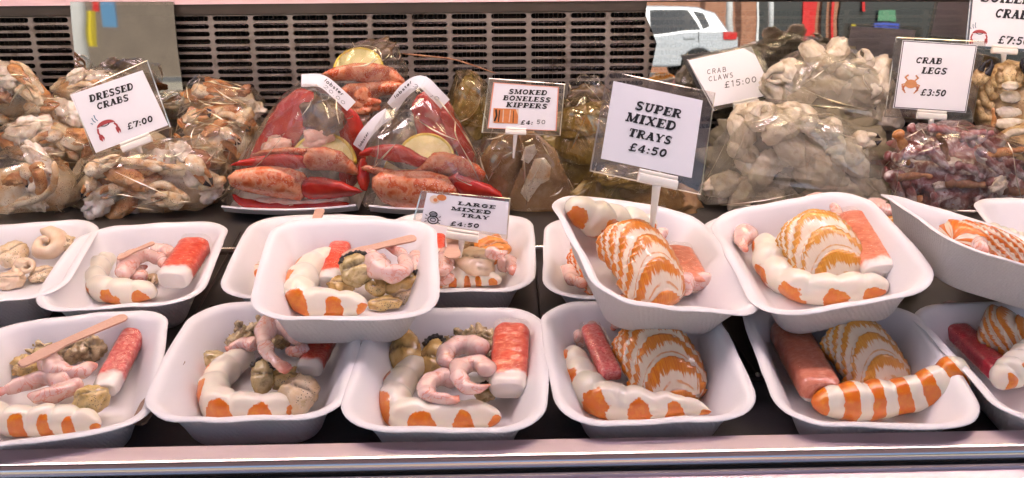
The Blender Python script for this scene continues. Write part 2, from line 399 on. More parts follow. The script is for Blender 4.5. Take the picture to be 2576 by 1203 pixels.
def tube(pts, prof, up=Vector((0, 0, 1)), nl=56, nr=20, shape=None, seed=0, lump=0.0, lsc=60):
    """verts, faces, attributes of a closed tube; prof(u) -> (half width, half height)"""
    C = catmull(pts, nl); v = []; al = []; cp = []; sp = []
    for i, p in enumerate(C):
        t = (C[min(nl - 1, i + 1)] - C[max(0, i - 1)]).normalized()
        n = t.cross(up)
        n = n.normalized() if n.length > 1e-4 else Vector((1, 0, 0))
        bb = n.cross(t).normalized()
        u = i / (nl - 1); rw, rh = prof(u)
        for k in range(nr):
            a = 2 * PI * k / nr; c, s_ = math.cos(a), math.sin(a)
            if shape: c2, s2, mul = shape(u, c, s_)
            else: c2, s2, mul = c, s_, 1
            q = p + n * (c2 * rw * mul) + bb * (s2 * rh * mul)
            if lump: q += (n * c + bb * s_) * (noise.noise(q * lsc + Vector((seed * 3.7, 0, 0))) * lump)
            v.append(q); al.append(u); cp.append(c); sp.append(s_)
    f = [(i * nr + k, i * nr + (k + 1) % nr, (i + 1) * nr + (k + 1) % nr, (i + 1) * nr + k) for i in range(nl - 1) for k in range(nr)]
    for i, pt, u in ((0, C[0], 0), (nl - 1, C[-1], 1)):
        v.append(pt); al.append(u); cp.append(0); sp.append(0); c = len(v) - 1
        for k in range(nr):
            e = (i * nr + k, i * nr + (k + 1) % nr, c)
            f.append(e if i else e[::-1])
    f = [q[::-1] for q in f]
    return v, f, dict(along=al, cphi=cp, sphi=sp)
_ico = {}
def ico(n):
    if n not in _ico:
        bm = bmesh.new(); bmesh.ops.create_icosphere(bm, subdivisions=n, radius=1)
        bm.verts.index_update()
        _ico[n] = ([v.co.copy() for v in bm.verts], [tuple(x.index for x in f.verts) for f in bm.faces]); bm.free()
    return _ico[n]
def blob(c, rad, rot=None, seed=0, lump=.22, lsc=1.6, n=4, slit=0, fine=.05):
    """a lumpy ellipsoid about c; rot a 3x3 matrix"""
    V, F = ico(n); out = []
    rot = rot or Matrix.Identity(3); so_ = Vector((seed * 1.73, seed * .91, seed * 2.3))
    for p in V:
        k = 1 + lump * noise.noise(p * lsc + so_) + lump * .5 * noise.noise(p * lsc * 2.3 + so_) + fine * noise.noise(p * 8 + so_)
        if slit and p.z > 0: k -= slit * math.exp(-(p.y / .13) ** 2) * max(0, 1 - abs(p.x) ** 2)
        out.append(Vector(c) + rot @ Vector((p.x * rad[0] * k, p.y * rad[1] * k, p.z * rad[2] * k)))
    return out, F
def frame(x, up):
    x = x.normalized(); z = (up - x * up.dot(x)).normalized(); y = z.cross(x)
    return Matrix((x, y, z)).transposed()
def rotz(a): return Matrix.Rotation(a, 3, 'Z')

# ================================================================== the display case
case = empty('display_case', (0, 1.0, 0), 'steel refrigerated seafood display case with a slotted back grille and brushed front rail', 'display case')
def bar_between(name, a, b, prof, mats, fmi, parent, ext=0.0, smooth=False):
    """a profile [(d, z)] swept from a to b; d is measured towards the viewer"""
    a = Vector(a); b = Vector(b); t = (b - a).normalized(); n = Vector((t.y, -t.x, 0))
    a = a - t * ext; b = b + t * ext; g = G(); k = len(prof)
    v = [p + n * d + Vector((0, 0, z)) for p in (a, b) for d, z in prof]
    f = [(i, i + 1, k + i + 1, k + i) for i in range(k - 1)]
    g.add(v, f); g.fm = list(fmi)
    return g.build(name, mats, parent, smooth)
g = G(); g.box(-1.3, 1.3, .735, 1.34, -.03, -.0005)
# rolled front lip of the plate
g.build('deck_plate', M['plate'], case)
g = G(); g.box(-1.3, 1.3, .60, .7348, -.03, -.0025); g.build('front_deck_plate', M['deck'], case)
v, f, a = tube([(-1.3, .7375, -.0012), (1.3, .7375, -.0012)], lambda u: (.0042, .0028), nl=2, nr=12)
mesh('plate_lip', v, f, M['lip'], case)
# cross bar behind the second row and loose divider rods
v, f, a = tube([(-1.3, 1.0, .006), (1.3, .99, .006)], lambda u: (.0035, .0045), nl=2, nr=12)
mesh('cross_bar', v, f, M['chrome'], case)
for (p0, p1) in (((352, 1046), (604, 585)), ((1374, 950), (1342, 610)), ((1906, 944), (1780, 762))):
    a_, b_ = on_z(*p0, .003), on_z(*p1, .003)
    t = empty('divider_rod', a_.lerp(b_, .5), {352: 'thin dark steel divider rod on the deck between the two leftmost front trays', 1374: 'thin dark steel divider rod standing in the gap at the centre of the deck', 1906: 'thin steel divider rod with a knob end beside the banded prawn tray'}[p0[0]], 'divider', 'divider rods on the deck')
    v, f, a = tube([a_, b_], lambda u: (.0011, .0011), nl=2, nr=8); mesh('rod', v, f, M['lip'], t)
    v, f = blob(a_, (.0028, .0035, .0026), n=2, lump=.05); mesh('knob', v, f, M['chrome'], t)
RA, RB = on_z(0, 1130, .03), on_z(2576, 1080, .03); RA.z = RB.z = 0
bar_between('rail_top', RA, RB, [(0, -.03), (0, .029), (.001, .030), (.0175, .030)], [M['rail']], [0] * 3, case, .5)
arc = [(.0175 + .0062 * math.sin(q), .0238 + .0062 * math.cos(q)) for q in [i * PI / 18 for i in range(10)]]
bar_between('rail_nosing', RA, RB, arc + [(.0237, .0195)], [M['chrome']], [0] * 10, case, .5, True)
bar_between('glass_channel', RA, RB, [(.0237, .0195), (.0242, .0165), (.0272, .0165), (.0274, .020), (.0299, .020), (.0301, .0175)], [M['black'], M['chrome']], [0, 0, 1, 1, 1], case, .5)
bar_between('rail_lower', RA, RB, [(.0301, .0175), (.066, .0150), (.0790, .0125), (.0850, .009)], [M['rail']], [0] * 3, case, .5)
bar_between('front_panel', RA, RB, [(.0850, .009), (.0870, .006), (.0870, -.90)], [M['white_plastic']], [0] * 2, case, .5)
# ---- the grille
GY, GT = 1.335, R(6)
gx, gt, gn = Vector((1, 0, 0)), Vector((0, math.sin(GT), math.cos(GT))), Vector((0, -math.cos(GT), math.sin(GT)))
G0 = Vector((0, GY, 0))
def gp(x, t, d=0): return G0 + gx * x + gt * t + gn * d
def g_xt(px, py):
    q = on_plane(px, py, G0, gn) - G0; return q.x, q.dot(gt)
PX, PT = .0540, .0103
xm, tm = g_xt(437, 50)
TOP = tm + PT * .5 + .001
cells = []
nrow = 16
xr0 = xm - .004
x_l = g_xt(172, 60)[0]
cols = [xr0 + PX * (i + .5) for i in range(27)] + [x_l - PX * (i + .5) + .003 for i in range(10)]
g = G()
def cell(cx, ct, wid, hei, sw, sh):
    arcs = []
    r = sh / 2; nA = 7
    hole = []; outer = []
    for k in range(nA):
        q = -PI / 2 + PI * k / (nA - 1)
        hole.append((sw / 2 - r + r * math.cos(q), r * math.sin(q))); outer.append((wid / 2, hei / 2 * (2 * k / (nA - 1) - 1)))
    for k in range(nA):
        q = PI / 2 + PI * k / (nA - 1)
        hole.append((-sw / 2 + r + r * math.cos(q), r * math.sin(q))); outer.append((-wid / 2, hei / 2 * (1 - 2 * k / (nA - 1))))
    n = len(hole)
    v = [gp(cx + x, ct + y) for x, y in outer] + [gp(cx + x, ct + y) for x, y in hole] + [gp(cx + x * .985, ct + y * .93, -.0022) for x, y in hole]
    f = []
    for k in range(n):
        j = (k + 1) % n
        f.append((k, j, n + j, n + k)); f.append((n + k, n + j, 2 * n + j, 2 * n + k))
    g.add(v, f)
for cx in cols:
    for k in range(nrow):
        wob = .0002 * math.sin(cx * 37 + k)
        cell(cx, TOP - PT * (k + .5), PX, PT, PX * .895, PT * .66 + wob)
x_r = cols[26] + PX / 2; x_ll = min(cols) - PX / 2
tb = TOP - PT * nrow
def sheet(x0, x1, t0, t1): g.add([gp(x0, t0), gp(x1, t0), gp(x1, t1), gp(x0, t1)], [(0, 1, 2, 3)])
lx1 = x_l + .003
sheet(lx1, xr0, tb, TOP); sheet(x_ll, x_r, TOP, TOP + .012); sheet(x_ll, x_r, -.01, tb)
grille = g.build('back_grille', M['grille'], case, origin=(0, GY, .1))
g = G()
rr = random.Random(3)
x = x_ll
while x < x_r:
    if not (lx1 + .01 < x < xr0 - .01):
        o = rr.uniform(-.0007, .0007); t1 = rr.uniform(-.0015, .0015)
        v = [gp(x + o + dx + (t1 if tt else 0), tt, dd) for dx in (0, .0009) for tt in (tb, TOP) for dd in (-.009, -.03)]
        g.add(v, [(0, 1, 3, 2), (4, 6, 7, 5), (0, 4, 5, 1), (0, 2, 6, 4), (2, 3, 7, 6)])
    x += .0064
for k in range(22):        # coil tubes behind the fins
    t_ = tb + (TOP - tb) * k / 21
    g.add([gp(x_ll, t_, -.013), gp(x_r, t_, -.013), gp(x_r, t_ + .0014, -.0135), gp(x_ll, t_ + .0014, -.0135)], [(0, 1, 2, 3)])
g.build('cooling_fins', M['fin'], grille)
g = G(); g.add([gp(x_ll, -.02, -.034), gp(x_r, -.02, -.034), gp(x_r, .24, -.034), gp(x_ll, .24, -.034)], [(0, 1, 2, 3)])
g.build('grille_recess', M['black'], case)
# lip over the grille and the pale shelf edge above it
tl0, tl1 = g_xt(1288, 32)[1], g_xt(1288, 3.2)[1]
g = G()
g.add([gp(x_, t_, d_) for x_ in (x_ll, x_r) for t_, d_ in ((tl0, .0005), (tl0 + .0015, .004), (tl1, .006), (tl1 + .002, .004), (tl1 + .01, -.02))], [(i, i + 1, i + 6, i + 5) for i in range(4)])
g.build('top_lip', M['lip'], case)
zt = gp(0, tl1, .006)
g = G(); g.box(-1.29, 1.29, zt.y - .004, zt.y + .08, zt.z + .0006, zt.z + .03); g.build('upper_shelf', simple('pale_pink_plastic', (.80, .56, .58), .4), case)
g = G(); g.box(-1.35, 1.35, 1.40, 1.44, -.9, .64); g.build('case_back', M['lip'], case)
g = G(); g.box(-1.35, 1.35, .68, 1.44, .64, .70); g.build('canopy', M['rail'], case)
for sx in (-1, 1):
    g = G(); g.box(sx * 1.31, sx * 1.35, .62, 1.44, -.9, .64); g.build('end_panel', M['lip'], case)
# lamps under the canopy
def lamp_mat(name, col, st):
    b = NB(name); b.b.inputs['Emission Color'].default_value = (*col, 1); b.b.inputs['Emission Strength'].default_value = st
    return b.m
lb = G(); lb.box(-1.2, 1.2, .80, .90, .60, .639); lo = lb.build('lamp_housing', M['white_plastic'], case)
v, f, a = tube([(-1.15, .85, .588), (1.15, .85, .588)], lambda u: (.008, .008), nl=2, nr=14)
mesh('lamp_tube', v, f, lamp_mat('pink_fluorescent_tube', (1, .79, .90), LAMP_W * 1.1), lo)
lb = G(); lb.box(-1.2, 1.2, 1.03, 1.09, .60, .639); lo = lb.build('lamp_housing', M['white_plastic'], case)
v, f, a = tube([(-1.15, 1.06, .588), (1.15, 1.06, .588)], lambda u: (.007, .007), nl=2, nr=14)
mesh('lamp_tube', v, f, lamp_mat('warm_fluorescent_tube', (1, .80, .52), LAMP_W * .8), lo)
# clear front pane set in the rail's channel
tt = (RB - RA).normalized(); nn = Vector((tt.y, -tt.x, 0))
b0 = (RA + RB) / 2 + nn * .0257
g = G(); up_ = Vector((0, .06, .61))
v = [b0 + tt * s_ + nn * d + Vector((0, 0, .017)) + up_ * q for q in (0, 1) for s_ in (-1.28, 1.28) for d in (0, .006)]
g.add(v, [(0, 1, 3, 2), (4, 6, 7, 5), (0, 4, 5, 1), (2, 3, 7, 6), (0, 2, 6, 4), (1, 5, 7, 3)]); g.build('front_glass', M['clear'], case)
# glossy panes added before the grille, left and right, to hold the front glass's reflections
PT0, PTI = Vector((0, 1.310, 0)), R(7.1)
pt_, pn_ = Vector((0, math.sin(PTI), math.cos(PTI))), Vector((0, -math.cos(PTI), math.sin(PTI)))
def pane_x(px, py): return on_plane(px, py, PT0, pn_)
def pane(name, left, right, mt='pane'):
    g = G(); k = len(left)
    L_ = [pane_x(*q) for q in left]; R_ = [pane_x(*q) for q in right]
    v = []
    for d in (0, -.004):
        for i in range(k): v += [L_[i] + pn_ * d, R_[i] + pn_ * d]
    f = [(2 * i, 2 * i + 1, 2 * i + 3, 2 * i + 2) for i in range(k - 1)]
    f += [(2 * k + a, 2 * k + d, 2 * k + c, 2 * k + b_) for a, b_, c, d in [(2 * i, 2 * i + 1, 2 * i + 3, 2 * i + 2) for i in range(k - 1)]]
    for s_ in (0, 1):
        f += [(2 * i + s_, 2 * i + 2 + s_, 2 * k + 2 * i + 2 + s_, 2 * k + 2 * i + s_) for i in range(k - 1)]
    g.add(v, f); return g.build(name, M[mt], case)
pane('added_reflection_pane', [(1628, 5), (1624, 40), (1640, 75), (1652, 110), (1646, 140), (1640, 170), (1632, 200), (1630, 300)], [(2900, y) for y in (5, 40, 75, 110, 140, 170, 200, 300)])
pane('added_reflection_pane', [(176, 5), (180, 60), (186, 120), (188, 300)], [(436, 5), (440, 60), (446, 120), (470, 300)], 'pane_blur')

# ================================================================== kiosk and street
def bounce(px, py, dist):
    d = ray(px, py).normalized(); p = on_plane(px, py, PT0, pn_); o = d - pn_ * (2 * d.dot(pn_))
    return p + o * dist
ROADZ, FARZ = -.9, -.13       # the street climbs away from the kiosk
kiosk = empty('seafood_kiosk', (0, 2.4, ROADZ), 'plain white seafood kiosk whose counter holds the display case', 'kiosk')
g = G(); g.box(-2.6, 2.6, 1.46, 3.4, ROADZ, 2.0); g.build('wall', M['white_plastic'], kiosk)
g = G(); g.box(-2.9, 2.9, .45, 3.6, 2.0, 2.12); g.build('roof', M['lip'], kiosk)
g = G(); g.add([(x_, y_, z_) for x_ in (-2.9, 2.9) for y_, z_ in ((.45, 1.98), (-1.5, 1.62), (-1.5, 1.56), (.45, 1.93))], [(0, 1, 5, 4), (1, 2, 6, 5), (2, 3, 7, 6), (3, 0, 4, 7), (0, 3, 2, 1), (4, 5, 6, 7)])
g.build('added_sky_blocker', simple('mauve_blocker_cloth', (.56, .40, .50), .8), kiosk)  # unseen cloth slope added to block blue sky and tint reflections mauve
def ground(name, x0, x1, y0, y1, z, mt):
    g = G(); g.add([(x0, y0, z), (x1, y0, z), (x1, y1, z), (x0, y1, z)], [(0, 1, 2, 3)]); o = g.build(name, mt); o['kind'] = 'structure'; return o
b = NB('asphalt'); asph = b.set(b.mix(b.noise(3, 6), (.10, .095, .085), (.16, .15, .13)), .9, normal=b.bump(b.noise(90, 3), .4, .01))
b = NB('paving'); br = b.n.new('ShaderNodeTexBrick'); b.l.new(b.obj(), br.inputs[0]); br.inputs['Scale'].default_value = 1.6
br.inputs['Color1'].default_value = (.44, .38, .27, 1); br.inputs['Color2'].default_value = (.50, .43, .31, 1); br.inputs['Mortar'].default_value = (.28, .24, .18, 1); br.inputs['Mortar Size'].default_value = .01
pav = b.set(br.outputs[0], .85)
ground('ground', -200, 200, -200, 200, ROADZ - .12, asph)
def slope(name, y0, y1, z0, z1, mt):
    g = G(); g.add([(-60, y0, z0), (60, y0, z0), (60, y1, z1), (-60, y1, z1)], [(0, 1, 2, 3)]); o = g.build(name, mt); o['kind'] = 'structure'; return o
ground('pavement', -60, 60, -1.0, 12, ROADZ, pav)
slope('sloping_pavement', -15.5, -1.0, FARZ, ROADZ, pav)
ground('road', -60, 60, -24, -15.5, FARZ - .1, asph)
ground('far_pavement', -60, 60, -36, -24, FARZ, pav)
# white hatchback at the kerb
paint = simple('white_car_paint', (.50, .52, .54), .25, coat=.6)
seam = simple('car_seam', (.04, .04, .045), .5)
rub = simple('tyre_rubber', (.02, .02, .02), .8); alloy = simple('wheel_alloy', (.45, .45, .46), .3, .8)
wglass = simple('car_window', (.02, .025, .03), .08); redl = simple('tail_lamp_red', (.6, .02, .02), .2)
ctr = bounce(1735, 190, 20.6); CX = bounce(1838, 110, 20.6).x - 4.2; CY = ctr.y
car = empty('parked_car', (CX + 2.1, CY, FARZ - .1), 'white five door hatchback parked across the street, seen mirrored in the added rear pane', 'car')
prof = [(0.0, .32), (.02, .55), (.12, .72), (.95, .92), (1.75, 1.42), (2.3, 1.50), (3.4, 1.47), (3.78, 1.36), (4.02, .98), (4.17, .88), (4.2, .55), (4.12, .28)]
def arch(cx): return [(cx + .36 * math.cos(q), .28 + .36 * math.sin(q)) for q in [i * PI / 10 for i in range(11)]]
poly = prof + arch(3.38) + arch(.82)
g = G(); n = len(poly); W2 = .88
def half(z): return W2 - max(0, z - .9) * .32
v = [(CX + x, CY + s_ * half(z), FARZ - .1 + z) for s_ in (1, -1) for x, z in poly]
g.add(v, [tuple(range(n)), tuple(range(2 * n - 1, n - 1, -1))] + [(i, n + i, n + (i + 1) % n, (i + 1) % n) for i in range(n)])
body = g.build('body', paint, car)
bv = body.modifiers.new('bevel', 'BEVEL'); bv.width = .04; bv.segments = 2; bv.limit_method = 'ANGLE'
for nm, pl in (('window', [(1.30, .98), (1.86, 1.37), (2.35, 1.41), (2.35, .97)]), ('window', [(2.43, .97), (2.43, 1.41), (3.18, 1.39), (3.42, .99)]), ('window', [(3.48, 1.0), (3.28, 1.38), (3.5, 1.36), (3.66, 1.05)])):
    for s_ in (1, -1):
        g = G(); g.add([(CX + x, CY + s_ * (half(z) + .006), FARZ - .1 + z) for x, z in pl], [tuple(range(4))]); g.build(nm, wglass, car)
for sx_, z0_, z1_ in ((1.24, .35, .95), (2.39, .30, .95), (3.36, .75, .97)):
    g = G(); g.box(CX + sx_, CX + sx_ + .018, CY + .872, CY + .886, FARZ - .1 + z0_, FARZ - .1 + z1_); g.build('door_seam', seam, car)
for sx_ in (2.12, 3.10):
    g = G(); g.box(CX + sx_, CX + sx_ + .20, CY + .87, CY + .905, FARZ + .72, FARZ + .755); g.build('door_handle', paint, car)
g = G(); g.box(CX + 3.86, CX + 4.23, CY - .86, CY + .887, FARZ + .17, FARZ + .27); g.build('bumper_trim', seam, car)
g = G(); g.add([(CX + x, CY + y, FARZ - .1 + z) for x, z, y in ((3.80, 1.33, .66), (3.80, 1.33, -.66), (4.02, 1.0, -.76), (4.02, 1.0, .76))], [(0, 1, 2, 3)]); g.build('rear_window', wglass, car)
for s_ in (1, -1):
    g = G(); g.box(CX + 3.92, CX + 4.14, CY + s_ * .62, CY + s_ * .895, FARZ + .72, FARZ + .86); g.build('tail_light', redl, car)
    for wx in (.82, 3.38):
        g = G(); c0 = Vector((CX + wx, CY + s_ * .80, FARZ - .1 + .32))
        V = []; k = 24
        for dy in (-.1, .1):
            for i in range(k): V.append(c0 + Vector((.32 * math.cos(2 * PI * i / k), dy, .32 * math.sin(2 * PI * i / k))))
        g.add(V, [tuple(range(k)), tuple(range(2 * k - 1, k - 1, -1))] + [(i, (i + 1) % k, k + (i + 1) % k, k + i) for i in range(k)])
        wh = g.build('wheel', rub, car)
        g = G()
        for i in range(10):
            a0 = 2 * PI * i / 10
            g.add([c0 + Vector((rr_ * math.cos(a0 + da), s_ * .104, rr_ * math.sin(a0 + da))) for rr_, da in ((.04, -.5), (.22, -.12), (.22, .12), (.04, .5))], [(0, 1, 2, 3)])
        g.build('rim', alloy, wh)
# buildings over the road
b = NB('red_brick'); br = b.n.new('ShaderNodeTexBrick'); b.l.new(b.scale(b.obj(), (1, 1, 1)), br.inputs[0]); br.inputs['Scale'].default_value = 5
q = b.n.new('ShaderNodeMapping'); q.inputs['Rotation'].default_value = (R(90), 0, 0); b.l.new(b.obj(), q.inputs[0]); b.l.new(q.outputs[0], br.inputs[0])
br.inputs['Color1'].default_value = (.33, .12, .06, 1); br.inputs['Color2'].default_value = (.42, .17, .085, 1); br.inputs['Mortar'].default_value = (.40, .30, .22, 1)
brick = b.set(br.outputs[0], .85)
stone = simple('beige_render', (.20, .155, .115), .85, vary=2)
shopd = simple('dark_shop_window', (.03, .035, .04), .12)
redp = simple('red_gloss_paint', (.62, .02, .02), .3)
whitep = simple('white_gloss_paint', (.80, .80, .78), .3)
def block(name, label, cat, x0, x1, y0, y1, h, mt, wins):
    t = empty(name, ((x0 + x1) / 2, (y0 + y1) / 2, FARZ), label, cat)
    g = G(); g.box(x0, x1, y0, y1, FARZ, FARZ + h); g.build('wall', mt, t)
    g = G(); g.box(x0 - .1, x1 + .1, y0 - .1, y1 + .15, FARZ + h, FARZ + h + .25); g.build('roof', M['lip'], t)
    for wx, wz, ww, wh in wins:
        g = G(); g.box(wx - ww / 2, wx + ww / 2, y1 + .003, y1 + .05, FARZ + wz, FARZ + wz + wh); fr = g.build('window', whitep, t)
        g = G(); g.box(wx - ww / 2 + .07, wx + ww / 2 - .07, y1 + .05, y1 + .058, FARZ + wz + .07, FARZ + wz + wh - .07); g.build('pane', shopd, fr)
    return t
bx = [bounce(x, 60, 27.6).x for x in (1640, 2110, 2700)]
BY = bounce(1900, 60, 27.6).y
block('brick_shop', 'red brick shop across the street behind the parked car', 'shop', -1.5, bx[1] + .15, BY - 7, BY, 8.0, brick, [(bx[0] + 3.55, .5, 1.5, 2.2), (2.2, 4.2, 1.2, 1.6), (5.5, 4.2, 1.2, 1.6)])
block('dark_shop', 'dark fronted shop across the street to the right of the red door', 'shop', bx[1] + .2, bx[1] + 9, BY - 7, BY, 8.0, shopd, [])
block('beige_house', 'beige rendered house across the street seen beside the white pole', 'house', -24, -1.6, BY - 7, BY, 8.0, stone, [(-14, 1, 1.5, 2.2)])
def bounce_y(px, py, y):
    d = ray(px, py).normalized(); p = on_plane(px, py, PT0, pn_); o = d - pn_ * (2 * d.dot(pn_)); return p + o * ((y - p.y) / o.y)
def slab_at(name, label, cat, px0, px1, py0, py1, dist, mt, th=.06, group=None):
    a_, b_ = (bounce(px0, py1, dist), bounce(px1, py0, dist)) if dist < 20 else (bounce_y(px0, py1, BY + .12), bounce_y(px1, py0, BY + .12))
    t = empty(name, ((a_.x + b_.x) / 2, a_.y, min(a_.z, b_.z)), label, cat, group)
    g = G(); z0, z1 = sorted((a_.z, b_.z)); g.box(min(a_.x, b_.x), max(a_.x, b_.x), a_.y - th, a_.y, z0, z1); return t, g
for px, wd, lb_ in ((1836, 9, 'slim white post beside the rear of the parked car'), (1940, 8, 'slim white post between the brick shop window and the red door')):
    a_ = bounce(px, 110, 26); t = empty('white_post', (a_.x, a_.y, FARZ), lb_, 'post', 'white posts across the street')
    v, f, at = tube([(a_.x, a_.y, FARZ), (a_.x, a_.y, 4.0)], lambda u: (.075, .075), up=Vector((0, 1, 0)), nl=2, nr=12); mesh('shaft', v, f, whitep, t)
    g = G(); g.box(a_.x - .14, a_.x + .14, a_.y - .14, a_.y + .14, FARZ, FARZ + .12); g.build('base', whitep, t)
t, g = slab_at('red_door', 'bright red double door across the street', 'door', 2016, 2062, -120, 124, 27.2, redp, .05); g.build('panel', redp, t)
_, g = slab_at('x', None, None, 2088, 2106, -120, 124, 27.2, redp); g.build('panel', redp, t); bpy.data.objects.remove(_)
_, g = slab_at('x', None, None, 2064, 2086, -120, 124, 27.2, shopd); g.build('glazing', shopd, t); bpy.data.objects.remove(_)
for args, mt, nm in (((2195, 2262, 60, 92), simple('blue_sign_paint', (.05, .09, .45), .4), 'blue_sign'), ((2140, 2152, 58, 92), simple('yellow_sign_paint', (.75, .62, .04), .4), 'yellow_sign'), ((2205, 2255, 28, 56), simple('green_sign_paint', (.10, .26, .14), .4), 'green_sign'), ((2166, 2176, -30, 32), redp, 'red_banner')):
    t, g = slab_at(nm, {'blue_sign': 'blue board low on the dark shop front', 'yellow_sign': 'small yellow notice on the dark shop front', 'green_sign': 'green board above the blue one on the dark shop', 'red_banner': 'narrow red banner hanging on the dark shop'}[nm], 'sign', *args, 27.2, mt, .04)
    g.build('board', mt, t)
# things mirrored in the left pane
a_ = bounce(202, 200, 9.0); t = empty('lamp_post', (a_.x, a_.y, ROADZ), 'thick white painted lamp post on the near pavement', 'lamp post')
v, f, at = tube([(a_.x, a_.y, ROADZ), (a_.x, a_.y, 5.0)], lambda u: (.085, .085), up=Vector((0, 1, 0)), nl=2, nr=16); mesh('shaft', v, f, whitep, t)
g = G(); g.box(a_.x - .13, a_.x + .13, a_.y - .13, a_.y + .13, ROADZ, ROADZ + .3); g.build('base', whitep, t)
yel = simple('yellow_box_paint', (.80, .62, .03), .4)
t, g = slab_at('yellow_box', 'tall yellow box behind the white lamp post', 'box', 208, 226, 30, 112, 9.3, yel, .12); g.build('body', yel, t)
t, g = slab_at('red_pole_sign', 'red sign above the yellow box', 'sign', 230, 243, -10, 32, 9.5, redp, .04); g.build('board', redp, t)
bl = simple('pale_blue_sign', (.10, .24, .40), .4)
t, g = slab_at('shop_poster', 'pale blue shop poster beside the red sign', 'poster', 256, 292, 4, 70, 14, bl, .04); g.build('board', bl, t)

# ================================================================== foam trays
TW, TL = .154, .190
POSE = {  # centre of the rim, yaw, pitch, roll
 'T1': (-0.3643, 0.6894, 0.0450, 14.1, 0, 0), 'T2': (-0.2068, 0.7121, 0.0450, 2.5, 0, 0), 'T3': (-0.0501, 0.6968, 0.0450, -2.2, 0, 0),
 'T4': (0.1055, 0.7067, 0.0450, 2.9, 0, 0), 'T5': (0.2770, 0.6999, 0.0450, -2.0, 0, 0), 'T6': (0.4313, 0.6982, 0.0450, 4.0, 0, 0),
 'U0': (-0.5093, 0.9027, 0.0450, 8.7, 0, 0), 'U1': (-0.3722, 0.8937, 0.0450, 5.6, 0, 0), 'U2': (-0.2024, 0.9134, 0.0450, 2.0, 0, 0),
 'U2b': (-0.0553, 0.9182, 0.0450, 0.2, 0, 0), 'U3': (0.1098, 0.9016, 0.0450, -2.3, 0, 0), 'U4': (0.2796, 0.9002, 0.0450, -0.7, 0, 0),
 'S1': (-0.1446, 0.7992, 0.0863, 5.0, 1.6, 2.4), 'S2': (0.1293, 0.8276, 0.0832, 11.4, 6.4, 11.8), 'S3': (0.2766, 0.8247, 0.0859, 4.1, 4.6, -9.0),
 'S4': (0.4457, 0.8515, 0.0839, -0.1, -8.1, 17.4), 'S5': (0.5700, 0.9200, 0.0540, -6.0, 0, 0)}
for k_, q_ in (('S2', .965), ('S3', .98), ('S4', .97)):      # stacked trays rest clear of the rims below
    p_ = CC + (Vector(POSE[k_][:3]) - CC) * q_; POSE[k_] = (*p_, *POSE[k_][3:])
def pose(p):
    return Matrix.Translation(p[:3]) @ (Matrix.Rotation(R(p[3]), 4, 'Z') @ Matrix.Rotation(R(p[4]), 4, 'X') @ Matrix.Rotation(R(p[5]), 4, 'Y'))
TM = {k: pose(p) for k, p in POSE.items()}
FLOOR = -.0430
def tray_mesh(seed):
    rr = random.Random(seed)
    prof = [(.0305, -.0450, 1), (.0278, -.0443, 1), (.0250, -.040, 1), (.0205, -.028, 1), (.0122, -.010, 1), (.0088, -.0038, 1), (.0048, -.0014, 1), (.0006, -.0014, 0),
            (0, -.0007, 0), (.0006, 0, 0), (.0035, .0004, 0), (.0050, .0001, 0), (.0072, -.0012, 0), (.0098, -.0045, 0), (.0148, -.0135, 0), (.0222, -.0280, 0), (.0262, -.0375, 0), (.0295, -.0418, 0), (.0350, -.0432, 0), (.0480, -.0432, 0)]
    nc, ne = 9, 7; v = []; f = []; fm = []
    A = [rr.uniform(-1, 1) for _ in range(8)]
    def loop(ins):
        a, b_ = TW / 2 - ins, TL / 2 - ins; r = max(.010, .036 - .62 * ins); out = []
        for q, (sx, sy) in enumerate(((1, 1), (-1, 1), (-1, -1), (1, -1))):
            for k in range(nc):
                t = PI / 2 * q + PI / 2 * k / (nc - 1)
                out.append((sx * (a - r) + r * math.cos(t), sy * (b_ - r) + r * math.sin(t)))
            nx = [(-1, 1), (-1, -1), (1, -1), (1, 1)][q]
            last = out[-1]
            t = PI / 2 * ((q + 1) % 4)
            nxt = (nx[0] * (a - r) + r * math.cos(t), nx[1] * (b_ - r) + r * math.sin(t))
            for k in range(1, ne): out.append((last[0] + (nxt[0] - last[0]) * k / ne, last[1] + (nxt[1] - last[1]) * k / ne))
        return out
    n = 4 * (nc + ne - 1)
    for ins, z, o_ in prof:
        for x, y in loop(ins):
            h = max(0, 1 + z / .045)
            dz = h * (.0016 * math.sin(3 * x / TW + A[0] * 3) * A[1] + .0018 * A[2] * math.sin(4 * y / TL + A[3]) - .0028 * (2 * y / TL) ** 2 * (1 if A[4] > -.3 else .3) - .0012 * (2 * x / TW) ** 2)
            dn = .0011 * noise.noise(Vector((x * 34, y * 34, seed * 5))) * h
            bow = h * .0022 * ((1 - (2 * y / TL) ** 2) * (1 if x > 0 else -1)) * (abs(x) * 2 / TW) ** 3
            bowy = h * .0022 * ((1 - (2 * x / TW) ** 2) * (1 if y > 0 else -1)) * (abs(y) * 2 / TL) ** 3
            v.append(Vector((x + bow + dn, y + bowy + dn, z + dz + dn)))
    for i in range(len(prof) - 1):
        for k in range(n):
            f.append((i * n + k, i * n + (k + 1) % n, (i + 1) * n + (k + 1) % n, (i + 1) * n + k)); fm.append(1 if prof[i][2] else 0)
    v.append(Vector((0, 0, -.0448))); v.append(Vector((0, 0, -.0430))); c0 = len(v) - 2
    for k in range(n):
        f.append((c0, (k + 1) % n, k)); fm.append(1)
        f.append((c0 + 1, (len(prof) - 1) * n + k, (len(prof) - 1) * n + (k + 1) % n)); fm.append(0)
    me = bpy.data.meshes.new('foam_tray'); me.from_pydata(v, [], f)
    me.materials.append(M['foam']); me.materials.append(M['foam_out'])
    me.polygons.foreach_set('material_index', fm); me.polygons.foreach_set('use_smooth', [True] * len(f)); me.update()
    return me
